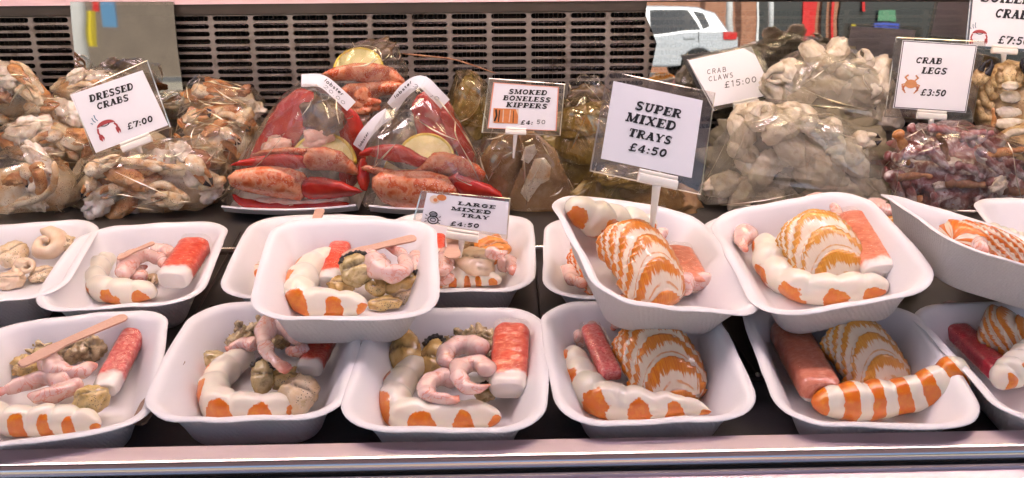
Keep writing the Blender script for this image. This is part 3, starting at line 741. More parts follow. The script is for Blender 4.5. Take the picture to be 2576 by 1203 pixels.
TMESH = [tray_mesh(s_) for s_ in (1, 2, 3, 5)]
TLAB = {
 'T1': 'white foam tray cut by the left edge, wooden fork lying across it', 'T2': 'white foam tray in front with big prawn, whelk and cockles, half under a stacked tray',
 'T3': 'white foam tray in front with an orange spotted prawn and bright red stick', 'T4': 'white foam tray in front holding striped tail with wrapped pink stick on its left',
 'T5': 'white foam tray in front whose orange banded prawn sticks out over the rim', 'T6': 'white foam tray cut by the right edge with a magenta crab stick',
 'U0': 'white foam tray of whelks only, cut by the left edge', 'U1': 'white foam tray with pale prawn ring and upright red stick, behind the forked tray',
 'U2': 'white foam tray mostly hidden behind the stacked mixed tray', 'U2b': 'white foam tray behind the large mixed tray sign with prawns and a wooden fork',
 'U3': 'white foam tray half covered by the tilted super mixed tray', 'U4': 'white foam tray hidden under the two stacked tail trays',
 'S1': 'white foam tray stacked on two front trays, with fork, mussel and large prawn', 'S2': 'tilted white foam tray in which the super mixed trays sign stands',
 'S3': 'white foam tray stacked high with tail, salmon stick and white prawn along its front', 'S4': 'steeply set white foam tray with ridged outer wall and reddish tail',
 'S5': 'empty looking white foam tray rim behind the ridged tray at the right edge'}
for i, k in enumerate(POSE):
    o = link(bpy.data.objects.new('foam_tray', TMESH[i % 4])); o.matrix_world = TM[k]
    tag(o, TLAB[k], 'food tray', 'white foam trays of seafood')

# ================================================================== seafood in the trays
def tp(tr, px, py, z):
    mt = TM[tr]; return on_plane(px, py, mt @ Vector((0, 0, z)), mt.col[2].to_3d())
def tpath(tr, pts, r, lift=0):
    out = []
    for q in pts:
        rr_ = r; l = lift + (q[2] if len(q) > 2 else 0)
        p = tp(tr, q[0], q[1], 0); s_ = scale_at(p)
        out.append(tp(tr, q[0], q[1], FLOOR + rr_ * s_ * .95 + l))
    return out, scale_at(out[0]) * r
def upof(tr): return TM[tr].col[2].to_3d()
def crevette(tr, pts, rpx, mt, label, lift=0, head=1.0, tailr=.55, flip=False, knob=6, seed=0):
    P, r = tpath(tr, pts, rpx, lift)
    def prof(u):
        e = (1 - abs(2 * u - 1) ** 7) ** .5
        k = r * 1.08 * e * (head + (tailr - head) * max(0, (u - .55) / .45) ** 1.3) * (.82 + .18 * min(1, u / .2))
        return k, k * 1.02
    def shp(u, c, s_):
        sc = abs(math.sin(PI * (knob * u + .06 * math.sin(7 * u + seed)))) ** .75 - .6
        return c, s_, 1 + .20 * sc * (.6 + .4 * s_) + .05 * math.sin(9 * u + seed)
    v, f, a = tube(P, prof, upof(tr), 96, 26, shp, seed, .0014, 90)
    if flip: a['cphi'] = [-q for q in a['cphi']]
    return tag(mesh('king_prawn', v, f, mt, attrs=a), label, 'king prawn', 'large white and orange prawns in the trays')
def prawn(tr, pts, rpx, label, lift=0, seed=0, tail=True):
    P, r = tpath(tr, pts, rpx * 1.22, lift)
    r *= 1.0
    def prof(u):
        e = (1 - abs(2 * u - 1) ** 5) ** .5
        k = r * (1.05 - .62 * u ** 1.2) * max(.05, e) * (.90 + .10 * math.sin(u * 8 + seed))
        if u > .9 and tail: return r * (.36 + (u - .9) * 2.6) * (1 if u < .985 else .8), r * .22
        return k, k * .94
    def shp(u, c, s_):
        return c, s_, 1 + .07 * (abs(math.sin(PI * 5.5 * u)) ** .6 - .6) * (.5 + .5 * c * c)
    v, f, a = tube(P, prof, upof(tr), 72, 20, shp, seed, .0030, 85)
    return tag(mesh('peeled_prawn', v, f, M['prawn'], attrs=a), label, 'prawn', 'pink peeled prawns in the trays')
def tail(tr, a_, b_, wpx, mt, label, hk=.66, seed=0, lift=0, up_=.012):
    """domed, overlapping-plate surimi tail from the far end to the near end"""
    p0 = tp(tr, a_[0], a_[1], FLOOR); s_ = scale_at(p0); hw = wpx * s_ / 2; hh = hw * hk; up = upof(tr)
    A_ = tp(tr, a_[0], a_[1], FLOOR + 1.8 * hh + lift + up_) - up * hh; B_ = tp(tr, b_[0], b_[1], FLOOR + hh * .45 + lift) + up * hh * .35
    def prof(u):
        e = 1.0
        if u > .66: e = max(0, 1 - ((u - .66) / .34) ** 2.6) ** .5
        elif u < .12: e = max(0, 1 - ((.12 - u) / .12) ** 2.2) ** .5
        return hw * e * (.94 + .08 * u), hh * e
    def pat(u, s_): return u + .34 * max(0, s_)
    def shp(u, c, s_):
        fr = (pat(u, s_) * 6.2) % 1.0
        pl = 1.0 + .13 * (.5 - fr)
        if s_ < 0: s_ = s_ * .8
        return c, s_, pl * (1 + .02 * noise.noise(Vector((c * 2, s_ * 2, u * 9 + seed))))
    # plates arch: the middle of each ring leans to the far end
    v, f, at = tube([A_, A_.lerp(B_, .55) + up * hh * .22, A_.lerp(B_, .86) - up * hh * .12, B_ - up * hh * .95], prof, upof(tr), 150, 40, shp, seed, .0012, 70)
    at['pat'] = [pat(a, b_) for a, b_ in zip(at['along'], at['sphi'])]
    ax = (A_ - B_).normalized()
    for i, q in enumerate(v):
        u_, s2 = at['along'][i], at['sphi'][i]
        hgt = (q - A_.lerp(B_, u_)).dot(up) / hh
        v[i] = q + ax * (max(-.2, hgt) * hw * .34 * min(1, u_ * 3))
    return tag(mesh('lobster_tail', v, f, mt, attrs=at), label, 'lobster tail', 'striped orange tails in the trays')
def stick(tr, a_, b_, wpx, mt, label, wrap=True, flat=.72, lift=0, flap=1):
    """crab stick from its red end to its white end"""
    p0 = tp(tr, a_[0], a_[1], FLOOR); r = wpx * scale_at(p0) / 2
    za = a_[2] if len(a_) > 2 else 0; zb = b_[2] if len(b_) > 2 else 0
    A_ = tp(tr, a_[0], a_[1], FLOOR + r * flat + lift + za); B_ = tp(tr, b_[0], b_[1], FLOOR + r * flat + lift + zb)
    def sup(u, c, s_):
        k = (abs(c) ** 3.3 + abs(s_) ** 3.3) ** (-1 / 3.3)
        return c, s_, k * (1 + .02 * noise.noise(Vector((c * 3, s_ * 3, u * 12))))
    def prof(u):
        e = min(1, (min(u, 1 - u) / .075)) ** .45 if 0 < u < 1 else .3
        return r * (.74 + .26 * e), r * flat * (.70 + .30 * e)
    t = empty('crab_stick', A_.lerp(B_, .5), label, 'crab stick', 'crab sticks in the trays')
    v, f, at = tube([A_, B_], prof, upof(tr), 60, 32, sup, 0, .0006, 120)
    mesh('stick_body', v, f, mt, t, attrs=at)
    if wrap:
        A2, B2 = A_ + (A_ - B_) * .04, A_.lerp(B_, .80)
        v, f, at = tube([A2, B2], lambda u: (r * 1.035, r * flat * 1.045), upof(tr), 40, 28, sup, 3, .0012, 140)
        n = 40 * 28; f = [q for q in f if max(q) < n]
        g = G(); g.add(v[:n], f)
        d = (B2 - A2).normalized(); sd_ = d.cross(upof(tr)).normalized() * flap
        q = []
        for i in range(12):
            c_ = A2.lerp(B2, i / 11) + sd_ * r * 1.0 - upof(tr) * r * flat * .5
            for j in range(4):
                q.append(c_ + sd_ * (r * .16 * j * (1 + .3 * math.sin(i * 2.1))) + upof(tr) * (.0012 * math.sin(i * 1.7 + j * 1.3) + .0006 * j))
        g.add(q, [(i * 4 + j, i * 4 + j + 1, i * 4 + j + 5, i * 4 + j + 4) for i in range(11) for j in range(3)])
        g.build('wrapper', M['wrap'], t, True)
    return t
def lump(tr, c, rx, ry, mt, label, name='mussel', cat='mussel', group='mussels in the trays', ang=0, lift=0, slit=.28, seed=0, lumpy=.28, h=.6, frill=False, foot=None, lsc=1.6):
    p0 = tp(tr, c[0], c[1], FLOOR); s_ = scale_at(p0); hz = min(rx, ry) * s_ * h * 1.25
    P = tp(tr, c[0], c[1], FLOOR + hz * .8 + lift)
    up = (upof(tr) * .8 - CF * .5).normalized()
    x = Matrix.Rotation(R(ang), 3, up) @ Vector((1, 0, 0)); rot = frame(x, up)
    v, f = blob(P, (rx * s_, ry * s_ * 1.15, hz), rot, seed, lumpy, lsc, 4, slit)
    at = dict(seam=[(max(0, p.z) ** .5 * math.exp(-((p.y + .10 * noise.noise(p * 3 + Vector((seed, 0, 0)))) / .085) ** 2) * (1 if slit > .12 else 0)) for p in ico(4)[0]])
    if frill or foot:
        t = empty(name, P, label, cat, group)
        mesh('flesh', v, f, mt, t, attrs=at)
        if frill:
            pts = [P + rot @ Vector((math.cos(q) * rx * s_ * .98, math.sin(q) * ry * s_ * 1.05, hz * .45)) for q in [R(20 + i * 16) for i in range(9)]]
            vv, ff, aa = tube(pts, lambda u: (.0022 + .0006 * math.sin(u * 60), .0026), up, 60, 10, None, seed, .0016, 400)
            mesh('frill', vv, ff, M['frill'], t)
        if foot:
            q0 = P + rot @ Vector((0, ry * s_ * .7, hz * .4)); q1 = P + Vector(rot @ Vector((rx * s_ * .25, ry * s_ * 1.25, hz * .8)))
            vv, ff, aa = tube([q0, q0.lerp(q1, .5) + up * .001, q1 + up * .003], lambda u: (.0034 * (1 - .75 * u), .0026 * (1 - .75 * u)), up, 16, 10, None, seed, .0006, 200)
            mesh('foot', vv, ff, M['foot'], t)
        return t
    return tag(mesh(name, v, f, mt, attrs=at), label, cat, group)
def cockle(tr, c, r, label, seed=0, foot=True, ang=0, lift=0, mt='cockle'):
    return lump(tr, c, r * 1.28, r * .98, M[mt], label, 'cockle', 'cockle', 'small dark cockles in the trays', ang, lift, .35, seed, .5, .75, False, foot, 2.2)
def whelk(tr, c, r, mt, label, ang=0, lift=0, seed=0, turns=1.25):
    p0 = tp(tr, c[0], c[1], FLOOR); s_ = scale_at(p0); P = tp(tr, c[0], c[1], FLOOR + r * s_ * .55 + lift)
    up = (upof(tr) * .7 - CF * .6).normalized(); rot = frame(Matrix.Rotation(R(ang), 3, up) @ Vector((1, 0, 0)), up)
    pts = []
    for i in range(15):
        q = i / 14; a = 2 * PI * turns * q; rad = r * s_ * (.12 + .62 * q)
        pts.append(P + rot @ Vector((math.cos(a) * rad, math.sin(a) * rad, r * s_ * (.5 - .55 * q))))
    v, f, a = tube(pts, lambda u: (r * s_ * (.16 + .42 * u) * (1 if u < .9 else max(.25, 1 - (u - .9) * 7)), r * s_ * (.20 + .42 * u)), up, 50, 16, None, seed, .003, 70)
    return tag(mesh('whelk', v, f, mt), label, 'whelk', 'whelks in the trays')
def fork(name_label, tr, a_, b_, wpx, mt='wood', z0=0.0, z1=0.0, tines=True, world=None):
    """flat wooden fork from its handle end to its tines"""
    A_, B_ = world if world else (tp(tr, a_[0], a_[1], z0), tp(tr, b_[0], b_[1], z1))
    up = (-CF * .5 + Vector((0, 0, .8))).normalized(); rot = frame(B_ - A_, up); L = (B_ - A_).length; hw = wpx * scale_at(A_) / 2
    out = [(0, -.35), (.012, -.62), (.04, -.85), (.10, -.9), (.5, -.72), (.62, -.75), (.72, -.98)]
    top = [(x * L, y * hw) for x, y in out]
    if tines: top += [(L * .97, -hw * .80), (L, -hw * .45), (L * .985, -hw * .30), (L * .80, -hw * .14), (L * .79, 0)]
    else: top += [(L * .9, -hw), (L, -hw * .5), (L, 0)]
    pts = top + [(x, -y) for x, y in reversed(top[:-1])]
    n = len(pts); th = .0009
    def w3(x, y, z):
        bend = .02 * L * (1 - (2 * x / L - 1) ** 2)
        return A_ + rot @ Vector((x, y, z + bend))
    mid = [w3(x, 0, th) for x, y in top]
    g = G(); v = [w3(x, y, th) for x, y in pts] + [w3(x, y, -th) for x, y in pts]; k = len(top)
    f = []
    for i in range(k - 1):
        j = n - i if i else 0
        quad = (i, i + 1, n - (i + 1), (n - i) % n) if i else (0, 1, n - 1)
        quad = tuple(dict.fromkeys(quad)); f.append(quad); f.append(tuple(q + n for q in reversed(quad)))
    f += [(i, n + i, n + (i + 1) % n, (i + 1) % n) for i in range(n)]
    g.add(v, f)
    o = g.build('wooden_fork', M[mt], None, False, A_)
    return tag(o, name_label, 'fork', 'disposable wooden forks')

t1, t2, t3, t4, t5, t6 = ('the forked left edge tray', 'the front tray under the stacked one', 'the front tray with the bright red stick', 'the front tray with the wrapped pink stick', 'the tray with the banded prawn', 'the right edge tray')
# --- tray at the left edge
crevette('T1', [(-70, 1030), (-10, 1052), (60, 1060), (140, 1058), (205, 1060), (252, 1068)], 37, M['crev'], 'thick white prawn with orange patches cut off by the left edge', tailr=.72, flip=False, seed=1)
stick('T1', (348, 822, .012), (262, 985), 56, M['stick_pink'], 'pink crab stick in wrinkled wrapper beside the wooden fork', lift=.004)
fork('wooden fork lying across the left edge tray, its tines on the cockles', 'T1', (318, 796), (48, 920), 30, 'wood', -.004, -.006)
prawn('T1', [(112, 905), (150, 930), (200, 935), (246, 915)], 27, 'peeled prawn just below the handle of the wooden fork', .016, 1, False)
prawn('T1', [(168, 970), (120, 948), (70, 962), (-10, 985)], 25, 'peeled prawn running off the left edge of its tray', .012, 2)
prawn('T1', [(210, 965), (160, 985), (105, 998), (68, 996)], 27, 'stubby peeled prawn above the thick prawn at the left edge', .011, 3, False)
for i, (x, y, r, l) in enumerate(((50, 875, 26, .006), (88, 856, 26, .008), (128, 862, 22, .01), (142, 838, 20, .016), (98, 885, 28, .01), (182, 884, 27, .012), (232, 878, 27, .01), (268, 868, 24, .006), (64, 920, 24, .01), (150, 905, 26, .004))):
    cockle('T1', (x, y), r, ['greenish cockle at the far left of the heap under the fork', 'grey cockle at the back left of the heap under the fork', 'grey cockle with pale foot behind the fork handle', 'dark curled cockle topmost at the back of the forked tray', 'rounded grey cockle right above the fork tines', 'dark cockle with black edge just under the fork', 'dark coiled cockle left of the wrapped pink stick', 'tan cockle tucked against the wrapped pink stick', 'yellowish cockle under the tips of the fork tines', 'brown cockle hidden under the prawn near the fork'][i], i, i in (1, 2, 3, 7), i * 47, l, ['mussel_grey', 'cockle', 'cockle', 'cockle', 'mussel_grey', 'cockle', 'cockle', 'whelk_cream', 'whelk_gold', 'cockle'][i])
lump('T1', (226, 1004), 40, 30, M['whelk_gold'], 'angular yellow grey whelk piece beside the wrapped pink stick', 'whelk', 'whelk', 'whelks in the trays', 20, .01, .2, 4, .35, .9, lsc=1.2)
whelk('T1', (110, 1020), 24, M['whelk'], 'pale whelk bit between prawn and thick prawn at left', 30, .0, 5)
# --- second front tray
crevette('T2', [(640, 890), (585, 915), (548, 955), (540, 1000), (572, 1026), (640, 1028), (700, 1022), (748, 1024)], 36, M['crev'], 'curved white prawn with orange spots around a grey mussel, under the stacked tray', flip=False, tailr=.8, seed=2, lift=.002)
stick('T2', (822, 840, .012), (775, 935), 58, M['stick'], 'red crab stick half under the stacked mixed tray', lift=.008)
prawn('T2', [(752, 862), (724, 822), (684, 815), (664, 855), (684, 900), (726, 930)], 28, 'large peeled prawn standing in a hook shape below the stacked tray', .026, 5)
prawn('T2', [(650, 868), (610, 866), (566, 876)], 20, 'slim peeled prawn pointing left behind the curved prawn', .018, 6)
prawn('T2', [(770, 872), (740, 884), (720, 876)], 22, 'short peeled prawn touching the red stick under the stacked tray', .018, 7, False)
lump('T2', (541, 912), 32, 38, M['mussel_grey'], 'smooth olive mussel at the left of the curved prawn', ang=70, lift=.008, seed=1, lumpy=.12, slit=.1)
lump('T2', (660, 948), 28, 42, M['mussel_grey'], 'grey mussel with dark slit ringed by the curved prawn', ang=5, lift=.014, seed=2, frill=True, lumpy=.14, slit=.35)
lump('T2', (715, 950), 38, 28, M['whelk_gold'], 'greenish whelk lump under the hook shaped prawn tail', 'whelk', 'whelk', 'whelks in the trays', 10, .01, .15, 3, .3)
lump('T2', (757, 990), 44, 40, M['whelk'], 'fan shaped yellow whelk foot beside the curved prawn tip', 'whelk', 'whelk', 'whelks in the trays', -20, .008, .3, 9, .4, .7, lsc=1.1)
for i, (x, y, r, l) in enumerate(((578, 845, 24, .008), (612, 832, 24, .012), (645, 815, 24, .016), (672, 795, 22, .014), (600, 870, 24, .014), (640, 845, 24, .01), (700, 850, 24, .008))):
    cockle('T2', (x, y), r, ['cockle with yellow foot at the left end of the back heap', 'grey cockle second along the back heap under the stacked tray', 'brown cockle in the middle of the heap behind the slim prawn', 'dark cockle topmost of the heap touching the stacked tray', 'cockle sitting right above the olive mussel', 'cockle wedged behind the slim left pointing prawn', 'dark cockle inside the hook shaped prawn'][i], 20 + i, i in (0, 1, 3), i * 61, l)
# --- third front tray
crevette('T3', [(1062, 905), (1022, 945), (996, 990), (1000, 1030), (1050, 1052), (1120, 1050), (1190, 1044), (1262, 1050)], 37, M['crev'], 'curved white prawn with four orange spots below the bright red stick', tailr=.85, seed=3)
stick('T3', (1288, 828, .014), (1276, 985), 82, M['stick'], 'bright red crab stick standing at the right of three curled prawns', lift=.012, flat=.62)
lump('T3', (1019, 888), 40, 58, M['mussel'], 'large golden mussel upright at the left of its tray', ang=3, lift=.01, seed=5, lumpy=.10, slit=.18, foot=True)
lump('T3', (1088, 905), 33, 58, M['mussel'], 'brown mussel with black frilled edge next to the golden one', ang=-8, lift=.006, seed=6, lumpy=.14, slit=.4, frill=True)
prawn('T3', [(1222, 885), (1180, 868), (1132, 878), (1120, 908), (1150, 925)], 29, 'uppermost of the three curled prawns left of the red stick', .022, 8, False)
prawn('T3', [(1240, 938), (1195, 915), (1158, 930), (1162, 962), (1196, 975), (1236, 968)], 28, 'middle curled prawn whose end touches the red stick', .024, 9, False)
prawn('T3', [(1150, 962), (1118, 950), (1076, 966), (1078, 992), (1112, 1004), (1156, 1002)], 25, 'lowest curled prawn resting against the spotted prawn', .018, 10)
for i, (x, y, r, l) in enumerate(((1128, 852, 24, .008), (1165, 846, 24, .012), (1200, 846, 25, .014), (1232, 858, 25, .014), (1236, 884, 24, .014), (1102, 855, 20, .004))):
    cockle('T3', (x, y), r, ['tan cockle behind the uppermost curled prawn', 'cockle with orange foot at the back of the heap by the red stick', 'grey cockle second from the bright red stick', 'dark cockle with black eye spot beside the red stick', 'brown cockle below the dark one at the red stick', 'pale cockle tip above the frilled mussel'][i], 40 + i, i in (0, 1), i * 53, l)
lump('T3', (1225, 988), 30, 20, M['mussel_grey'], 'grey mussel end with black frill under the red stick', ang=20, lift=.006, seed=8, frill=True)
# --- fourth front tray
tail('T4', (1622, 794), (1688, 992), 172, M['tail'], 'orange striped lobster tail beside the wrapped pink stick', seed=1)
stick('T4', (1484, 826, .012), (1540, 950, .002), 48, M['stick_pink_full'], 'pink crab stick in loose wrapper left of an orange striped tail', lift=.014, flap=-1)
crevette('T4', [(1440, 872, .010), (1450, 925, .004), (1484, 985), (1545, 1012), (1625, 1020), (1705, 1020), (1790, 1036)], 40, M['crev'], 'long white prawn with large orange patches under the striped tail', tailr=.35, knob=7, seed=4)
prawn('T4', [(1480, 830), (1510, 795), (1540, 800), (1545, 830)], 24, 'pale prawn behind the loose wrapper of the pink stick', .012, 11, False)
prawn('T4', [(1470, 860), (1462, 845), (1490, 835)], 22, 'small pale prawn pressed to the left wall by the pink stick', .010, 12, False)
prawn('T4', [(1550, 820), (1560, 790), (1552, 770)], 12, 'thin prawn tail poking up left of the striped tail', .022, 13)
prawn('T4', [(1690, 845), (1710, 830), (1716, 850)], 11, 'thin prawn whisker curl at the right flank of the striped tail', .012, 14)
# --- fifth front tray
tail('T5', (2130, 796), (2216, 972), 158, M['tail_pale'], 'golden striped lobster tail beside the salmon stick in front', seed=2)
stick('T5', (1978, 826, .006), (2068, 990), 88, M['stick_salmon'], 'big salmon coloured crab stick at the left of the banded prawn tray', lift=.006, flat=.7)
crevette('T5', [(2040, 1012), (2110, 1012), (2200, 1006), (2290, 992, .004), (2365, 965, .012), (2412, 936, .020), (2440, 925, .024)], 50, M['crev_band'], 'long banded orange and white prawn leaning over its tray rim', tailr=1.0, head=.86, knob=6, seed=5)
prawn('T5', [(1920, 800), (1950, 790), (1985, 805)], 22, 'pale prawn under the stacked tray above the salmon stick', .016, 15)
prawn('T5', [(1990, 800), (2030, 790), (2060, 800)], 20, 'pale prawn hidden behind the golden striped tail', .010, 16)
# --- sixth front tray
tail('T6', (2470, 776), (2600, 905), 150, M['tail'], 'orange striped lobster tail running off the right edge', seed=3)
prawn('T6', [(2420, 775), (2375, 785), (2350, 805), (2362, 825)], 23, 'curled pale prawn behind the magenta stick', .008, 17, False)
stick('T6', (2402, 826, .004), (2524, 945), 60, M['stick_magenta'], 'magenta crab stick at the right edge of the photo', lift=.008)
crevette('T6', [(2508, 965, .012), (2550, 930, .016), (2590, 890, .018), (2640, 880, .016)], 36, M['crev'], 'white prawn end cut off by the right edge, over the magenta stick', tailr=.9, seed=6)
# --- second row
whelk('U0', (118, 622), 46, M['whelk_cream'], 'large coiled cream whelk in the whelk tray', 20, .012, 1)
lump('U0', (28, 640), 36, 30, M['whelk'], 'speckled brown whelk at the left edge of the photo', 'whelk', 'whelk', 'whelks in the trays', 40, .008, .25, 2, .35, lsc=1.2)
lump('U0', (150, 606), 40, 20, M['whelk'], 'flat tan whelk behind the large coiled one', 'whelk', 'whelk', 'whelks in the trays', -15, .022, .2, 3, .3)
lump('U0', (144, 583), 16, 24, M['whelk_cream'], 'upright cream whelk tip topmost in the whelk tray', 'whelk', 'whelk', 'whelks in the trays', 10, .02, .1, 4, .4)
whelk('U0', (70, 680), 34, M['whelk_cream'], 'pinkish whelk near the front of the whelk tray', 150, .004, 5)
lump('U0', (20, 705), 42, 22, M['whelk_cream'], 'pale whelk slab at the front left of the whelk tray', 'whelk', 'whelk', 'whelks in the trays', 5, .002, .3, 6, .35)
lump('U0', (105, 690), 32, 20, M['whelk'], 'brown edged whelk at the front right of the whelk tray', 'whelk', 'whelk', 'whelks in the trays', 25, .002, .3, 7, .35)
lump('U0', (52, 662), 16, 12, M['whelk_cream'], 'small white whelk cap in the middle of the whelk tray', 'whelk', 'whelk', 'whelks in the trays', 0, .026, 0, 8, .2)
crevette('U1', [(296, 648), (258, 662), (236, 692), (246, 722), (300, 734), (352, 732), (395, 736)], 29, M['crev_plain'], 'pale curled prawn with thin orange edge in the tray behind the forked one', tailr=.8, seed=7)
stick('U1', (494, 614, .010), (432, 708), 72, M['stick'], 'bright red crab stick leaning in the second row tray at left', lift=.012, flat=.68)
prawn('U1', [(310, 695), (322, 662), (362, 642), (402, 650), (420, 680)], 24, 'large arched prawn inside the pale curled one', .014, 18, False)
prawn('U1', [(352, 705), (348, 680), (372, 670)], 18, 'small inner prawn under the arched prawn', .006, 19, False)
prawn('U1', [(380, 632), (420, 632), (438, 655)], 22, 'prawn behind the arched one near the red stick', .014, 20, False)
fork('wooden fork tip resting on prawns in the second row tray at left', 'U1', (388, 611), (296, 652), 14, 'wood', -.004, -.006, False)
cockle('U1', (425, 614), 26, 'grey cockle behind prawns left of the leaning red stick', 60, False, 20, .01, 'mussel_grey')
whelk('U1', (378, 710), 20, M['whelk'], 'small yellow whelk between pale prawn and red stick', 60, .0, 9)
crevette('U2', [(648, 655), (640, 680), (655, 705), (700, 715)], 28, M['crev_band'], 'orange prawn just visible left of the stacked mixed tray', tailr=.9, seed=8)
prawn('U2', [(700, 625), (675, 645), (680, 670)], 18, 'pale prawn half hidden by the stacked mixed tray rim', .01, 21, False)
fork('wooden fork end peeping over the back rim of the stacked mixed tray', 'U2', (806, 527), (780, 600), 28, 'wood', .012, .0, False)
prawn('U2b', [(1136, 640), (1118, 650), (1116, 678), (1098, 690)], 26, 'pink prawn left of the sign stem in the large mixed tray', .012, 22, False)
prawn('U2b', [(1100, 690), (1120, 700), (1150, 690)], 20, 'pink prawn low behind the stacked tray and sign stem', .004, 23, False)
stick('U2b', (1098, 596, .01), (1095, 650), 44, M['stick'], 'dark red crab stick end behind the large mixed tray sign', lift=.01, wrap=False)
fork('wooden fork handle standing behind the stem of the large mixed tray sign', 'U2b', (1140, 596), (1138, 650), 40, 'wood', .004, -.006, False)
lump('U2b', (1238, 628), 44, 36, M['orange'], 'orange mussel beneath the right end of the large mixed tray sign', ang=15, lift=.010, seed=11, lumpy=.2)
lump('U2b', (1195, 660), 48, 36, M['whelk_cream'], 'pale folded whelk right of the sign stem', 'whelk', 'whelk', 'whelks in the trays', -10, .012, .25, 12, .35, lsc=1.2)
prawn('U2b', [(1225, 632), (1255, 640), (1278, 632)], 15, 'thin prawn across the orange mussel', .03, 24, False)
prawn('U2b', [(1250, 665), (1282, 665), (1290, 690)], 24, 'prawn against the right wall of the large mixed tray', .008, 25, False)
crevette('U2b', [(1080, 706), (1140, 700), (1200, 696), (1262, 705)], 24, M['crev_plain'], 'white prawn along the front of the large mixed tray', tailr=.6, seed=9)
cockle('U2b', (1166, 610), 24, 'dark cockle behind the clip of the large mixed tray sign', 63, False, 0, .014)
tail('U3', (1470, 598), (1530, 722), 116, M['tail_red'], 'red orange tail half covered by the tilted super mixed tray', seed=4)
prawn('U3', [(1425, 680), (1440, 700), (1475, 722)], 24, 'pale prawn below the covered red orange tail', .008, 26, False)
prawn('U3', [(1432, 585), (1438, 600), (1445, 620)], 14, 'small prawn tip at the left rim of the tilted tray', .012, 27, False)
prawn('U3', [(1480, 722), (1510, 716), (1540, 722)], 18, 'prawn at the bottom of the covered tray', .003, 28, False)
tail('U4', (2225, 545), (2280, 650), 110, M['tail_pale'], 'golden tail peeping between two stacked trays at right', seed=5, lift=.012)
prawn('U4', [(2185, 510), (2225, 530), (2262, 522)], 24, 'pale prawn above the peeping golden tail', .022, 29, False)
stick('U4', (1795, 590), (1900, 745), 60, M['stick_salmon'], 'salmon crab stick in shade between the two stacked tail trays', lift=.004)
# --- stacked trays
crevette('S1', [(858, 642), (808, 656), (770, 692), (752, 732), (782, 758), (845, 762), (925, 768)], 34, M['crev'], 'curved white prawn with orange spots in the stacked mixed tray', tailr=.8, seed=10, lift=.002)
stick('S1', (858, 618, .006), (828, 712), 52, M['stick'], 'red crab stick under the curved prawn of the stacked tray', lift=.004)
fork('wooden fork laid over the prawns of the stacked mixed tray', 'S1', (1046, 598), (862, 646), 26, 'wood', -.006, -.008, False)
lump('S1', (898, 680), 40, 40, M['mussel_grey'], 'plump grey mussel with star shaped slit in the stacked tray', ang=20, lift=.016, seed=14, frill=True, lumpy=.16, slit=.5)
lump('S1', (912, 612), 34, 15, M['mussel'], 'mussel with yellow tip behind the fork of the stacked tray', ang=12, lift=.014, seed=15, foot=True)
prawn('S1', [(922, 634), (945, 668), (985, 688), (1020, 672), (1010, 636), (965, 620)], 27, 'large ring shaped prawn in the stacked mixed tray', .020, 30, False)
prawn('S1', [(1050, 640), (1048, 660), (1035, 685)], 20, 'small prawn at the right of the ring shaped one', .012, 31, False)
prawn('S1', [(952, 655), (965, 660), (978, 668)], 16, 'prawn inside the ring shaped prawn', .012, 32, False)
lump('S1', (1005, 712), 52, 22, M['mussel'], 'mussel with glossy black frill right of the whelks', ang=22, lift=.010, seed=16, frill=True, lumpy=.15)
whelk('S1', (940, 722), 30, M['whelk_gold'], 'coiled yellow whelk in the stacked mixed tray', 0, .008, 6)
lump('S1', (860, 716), 34, 20, M['mussel'], 'small brown mussel tucked inside the curved prawn of the stacked tray', ang=-10, lift=.008, seed=17)
lump('S1', (968, 762), 42, 18, M['whelk_gold'], 'golden whelk foot at the front of the stacked tray', 'whelk', 'whelk', 'whelks in the trays', 5, .002, .2, 18, .3)
lump('S1', (1015, 742), 34, 22, M['whelk'], 'yellow whelk below the black frilled mussel', 'whelk', 'whelk', 'whelks in the trays', 25, .002, .2, 19, .3)
tail('S2', (1574, 546), (1648, 742), 166, M['tail'], 'orange striped lobster tail pierced by the super mixed trays sign', seed=6)
stick('S2', (1700, 632, .006), (1752, 722), 78, M['stick_salmon'], 'salmon crab stick right of the tail with the sign', lift=.004, flat=.6)
crevette('S2', [(1424, 506, .030), (1455, 526, .026), (1500, 552, .018), (1560, 562, .010), (1640, 566, .006), (1712, 600)], 36, M['crev_plain'], 'pale prawn climbing the back corner of the tilted tray', tailr=.6, head=1.15, seed=11)
prawn('S2', [(1705, 728), (1735, 708), (1780, 712), (1800, 735)], 30, 'peeled prawn in the front corner of the tilted super mixed tray', .004, 33, False)
prawn('S2', [(1655, 715), (1672, 722), (1690, 742)], 20, 'small prawn between striped tail and corner prawn', .004, 34, False)
prawn('S2', [(1700, 600), (1670, 585), (1650, 605)], 24, 'pale prawn right of the sign stem in the tilted tray', .006, 35, False)
tail('S3', (2026, 530), (2098, 694), 168, M['tail_pale'], 'golden striped lobster tail in the highest stacked tray', seed=7)
stick('S3', (2144, 548, .006), (2215, 690), 78, M['stick_salmon_end'], 'salmon crab stick right of the golden tail, white end towards the front', lift=.006, flat=.7)
crevette('S3', [(1924, 592, .012), (1930, 640, .006), (1960, 690), (2020, 722), (2095, 728), (2170, 722), (2238, 716)], 36, M['crev_plain'], 'white prawn curving along the front of the highest stacked tray', tailr=.75, seed=12, knob=7)
prawn('S3', [(1908, 590), (1878, 590), (1868, 612), (1880, 632)], 25, 'pale prawn at the left wall of the highest stacked tray', .014, 36, False)
prawn('S3', [(2020, 525), (2060, 510), (2098, 525), (2110, 560)], 28, 'pale prawn behind the golden striped tail of the highest tray', .014, 37, False)
tail('S4', (2418, 556), (2590, 690), 112, M['tail_red'], 'reddish striped lobster tail in the ridged tray at right', seed=8)
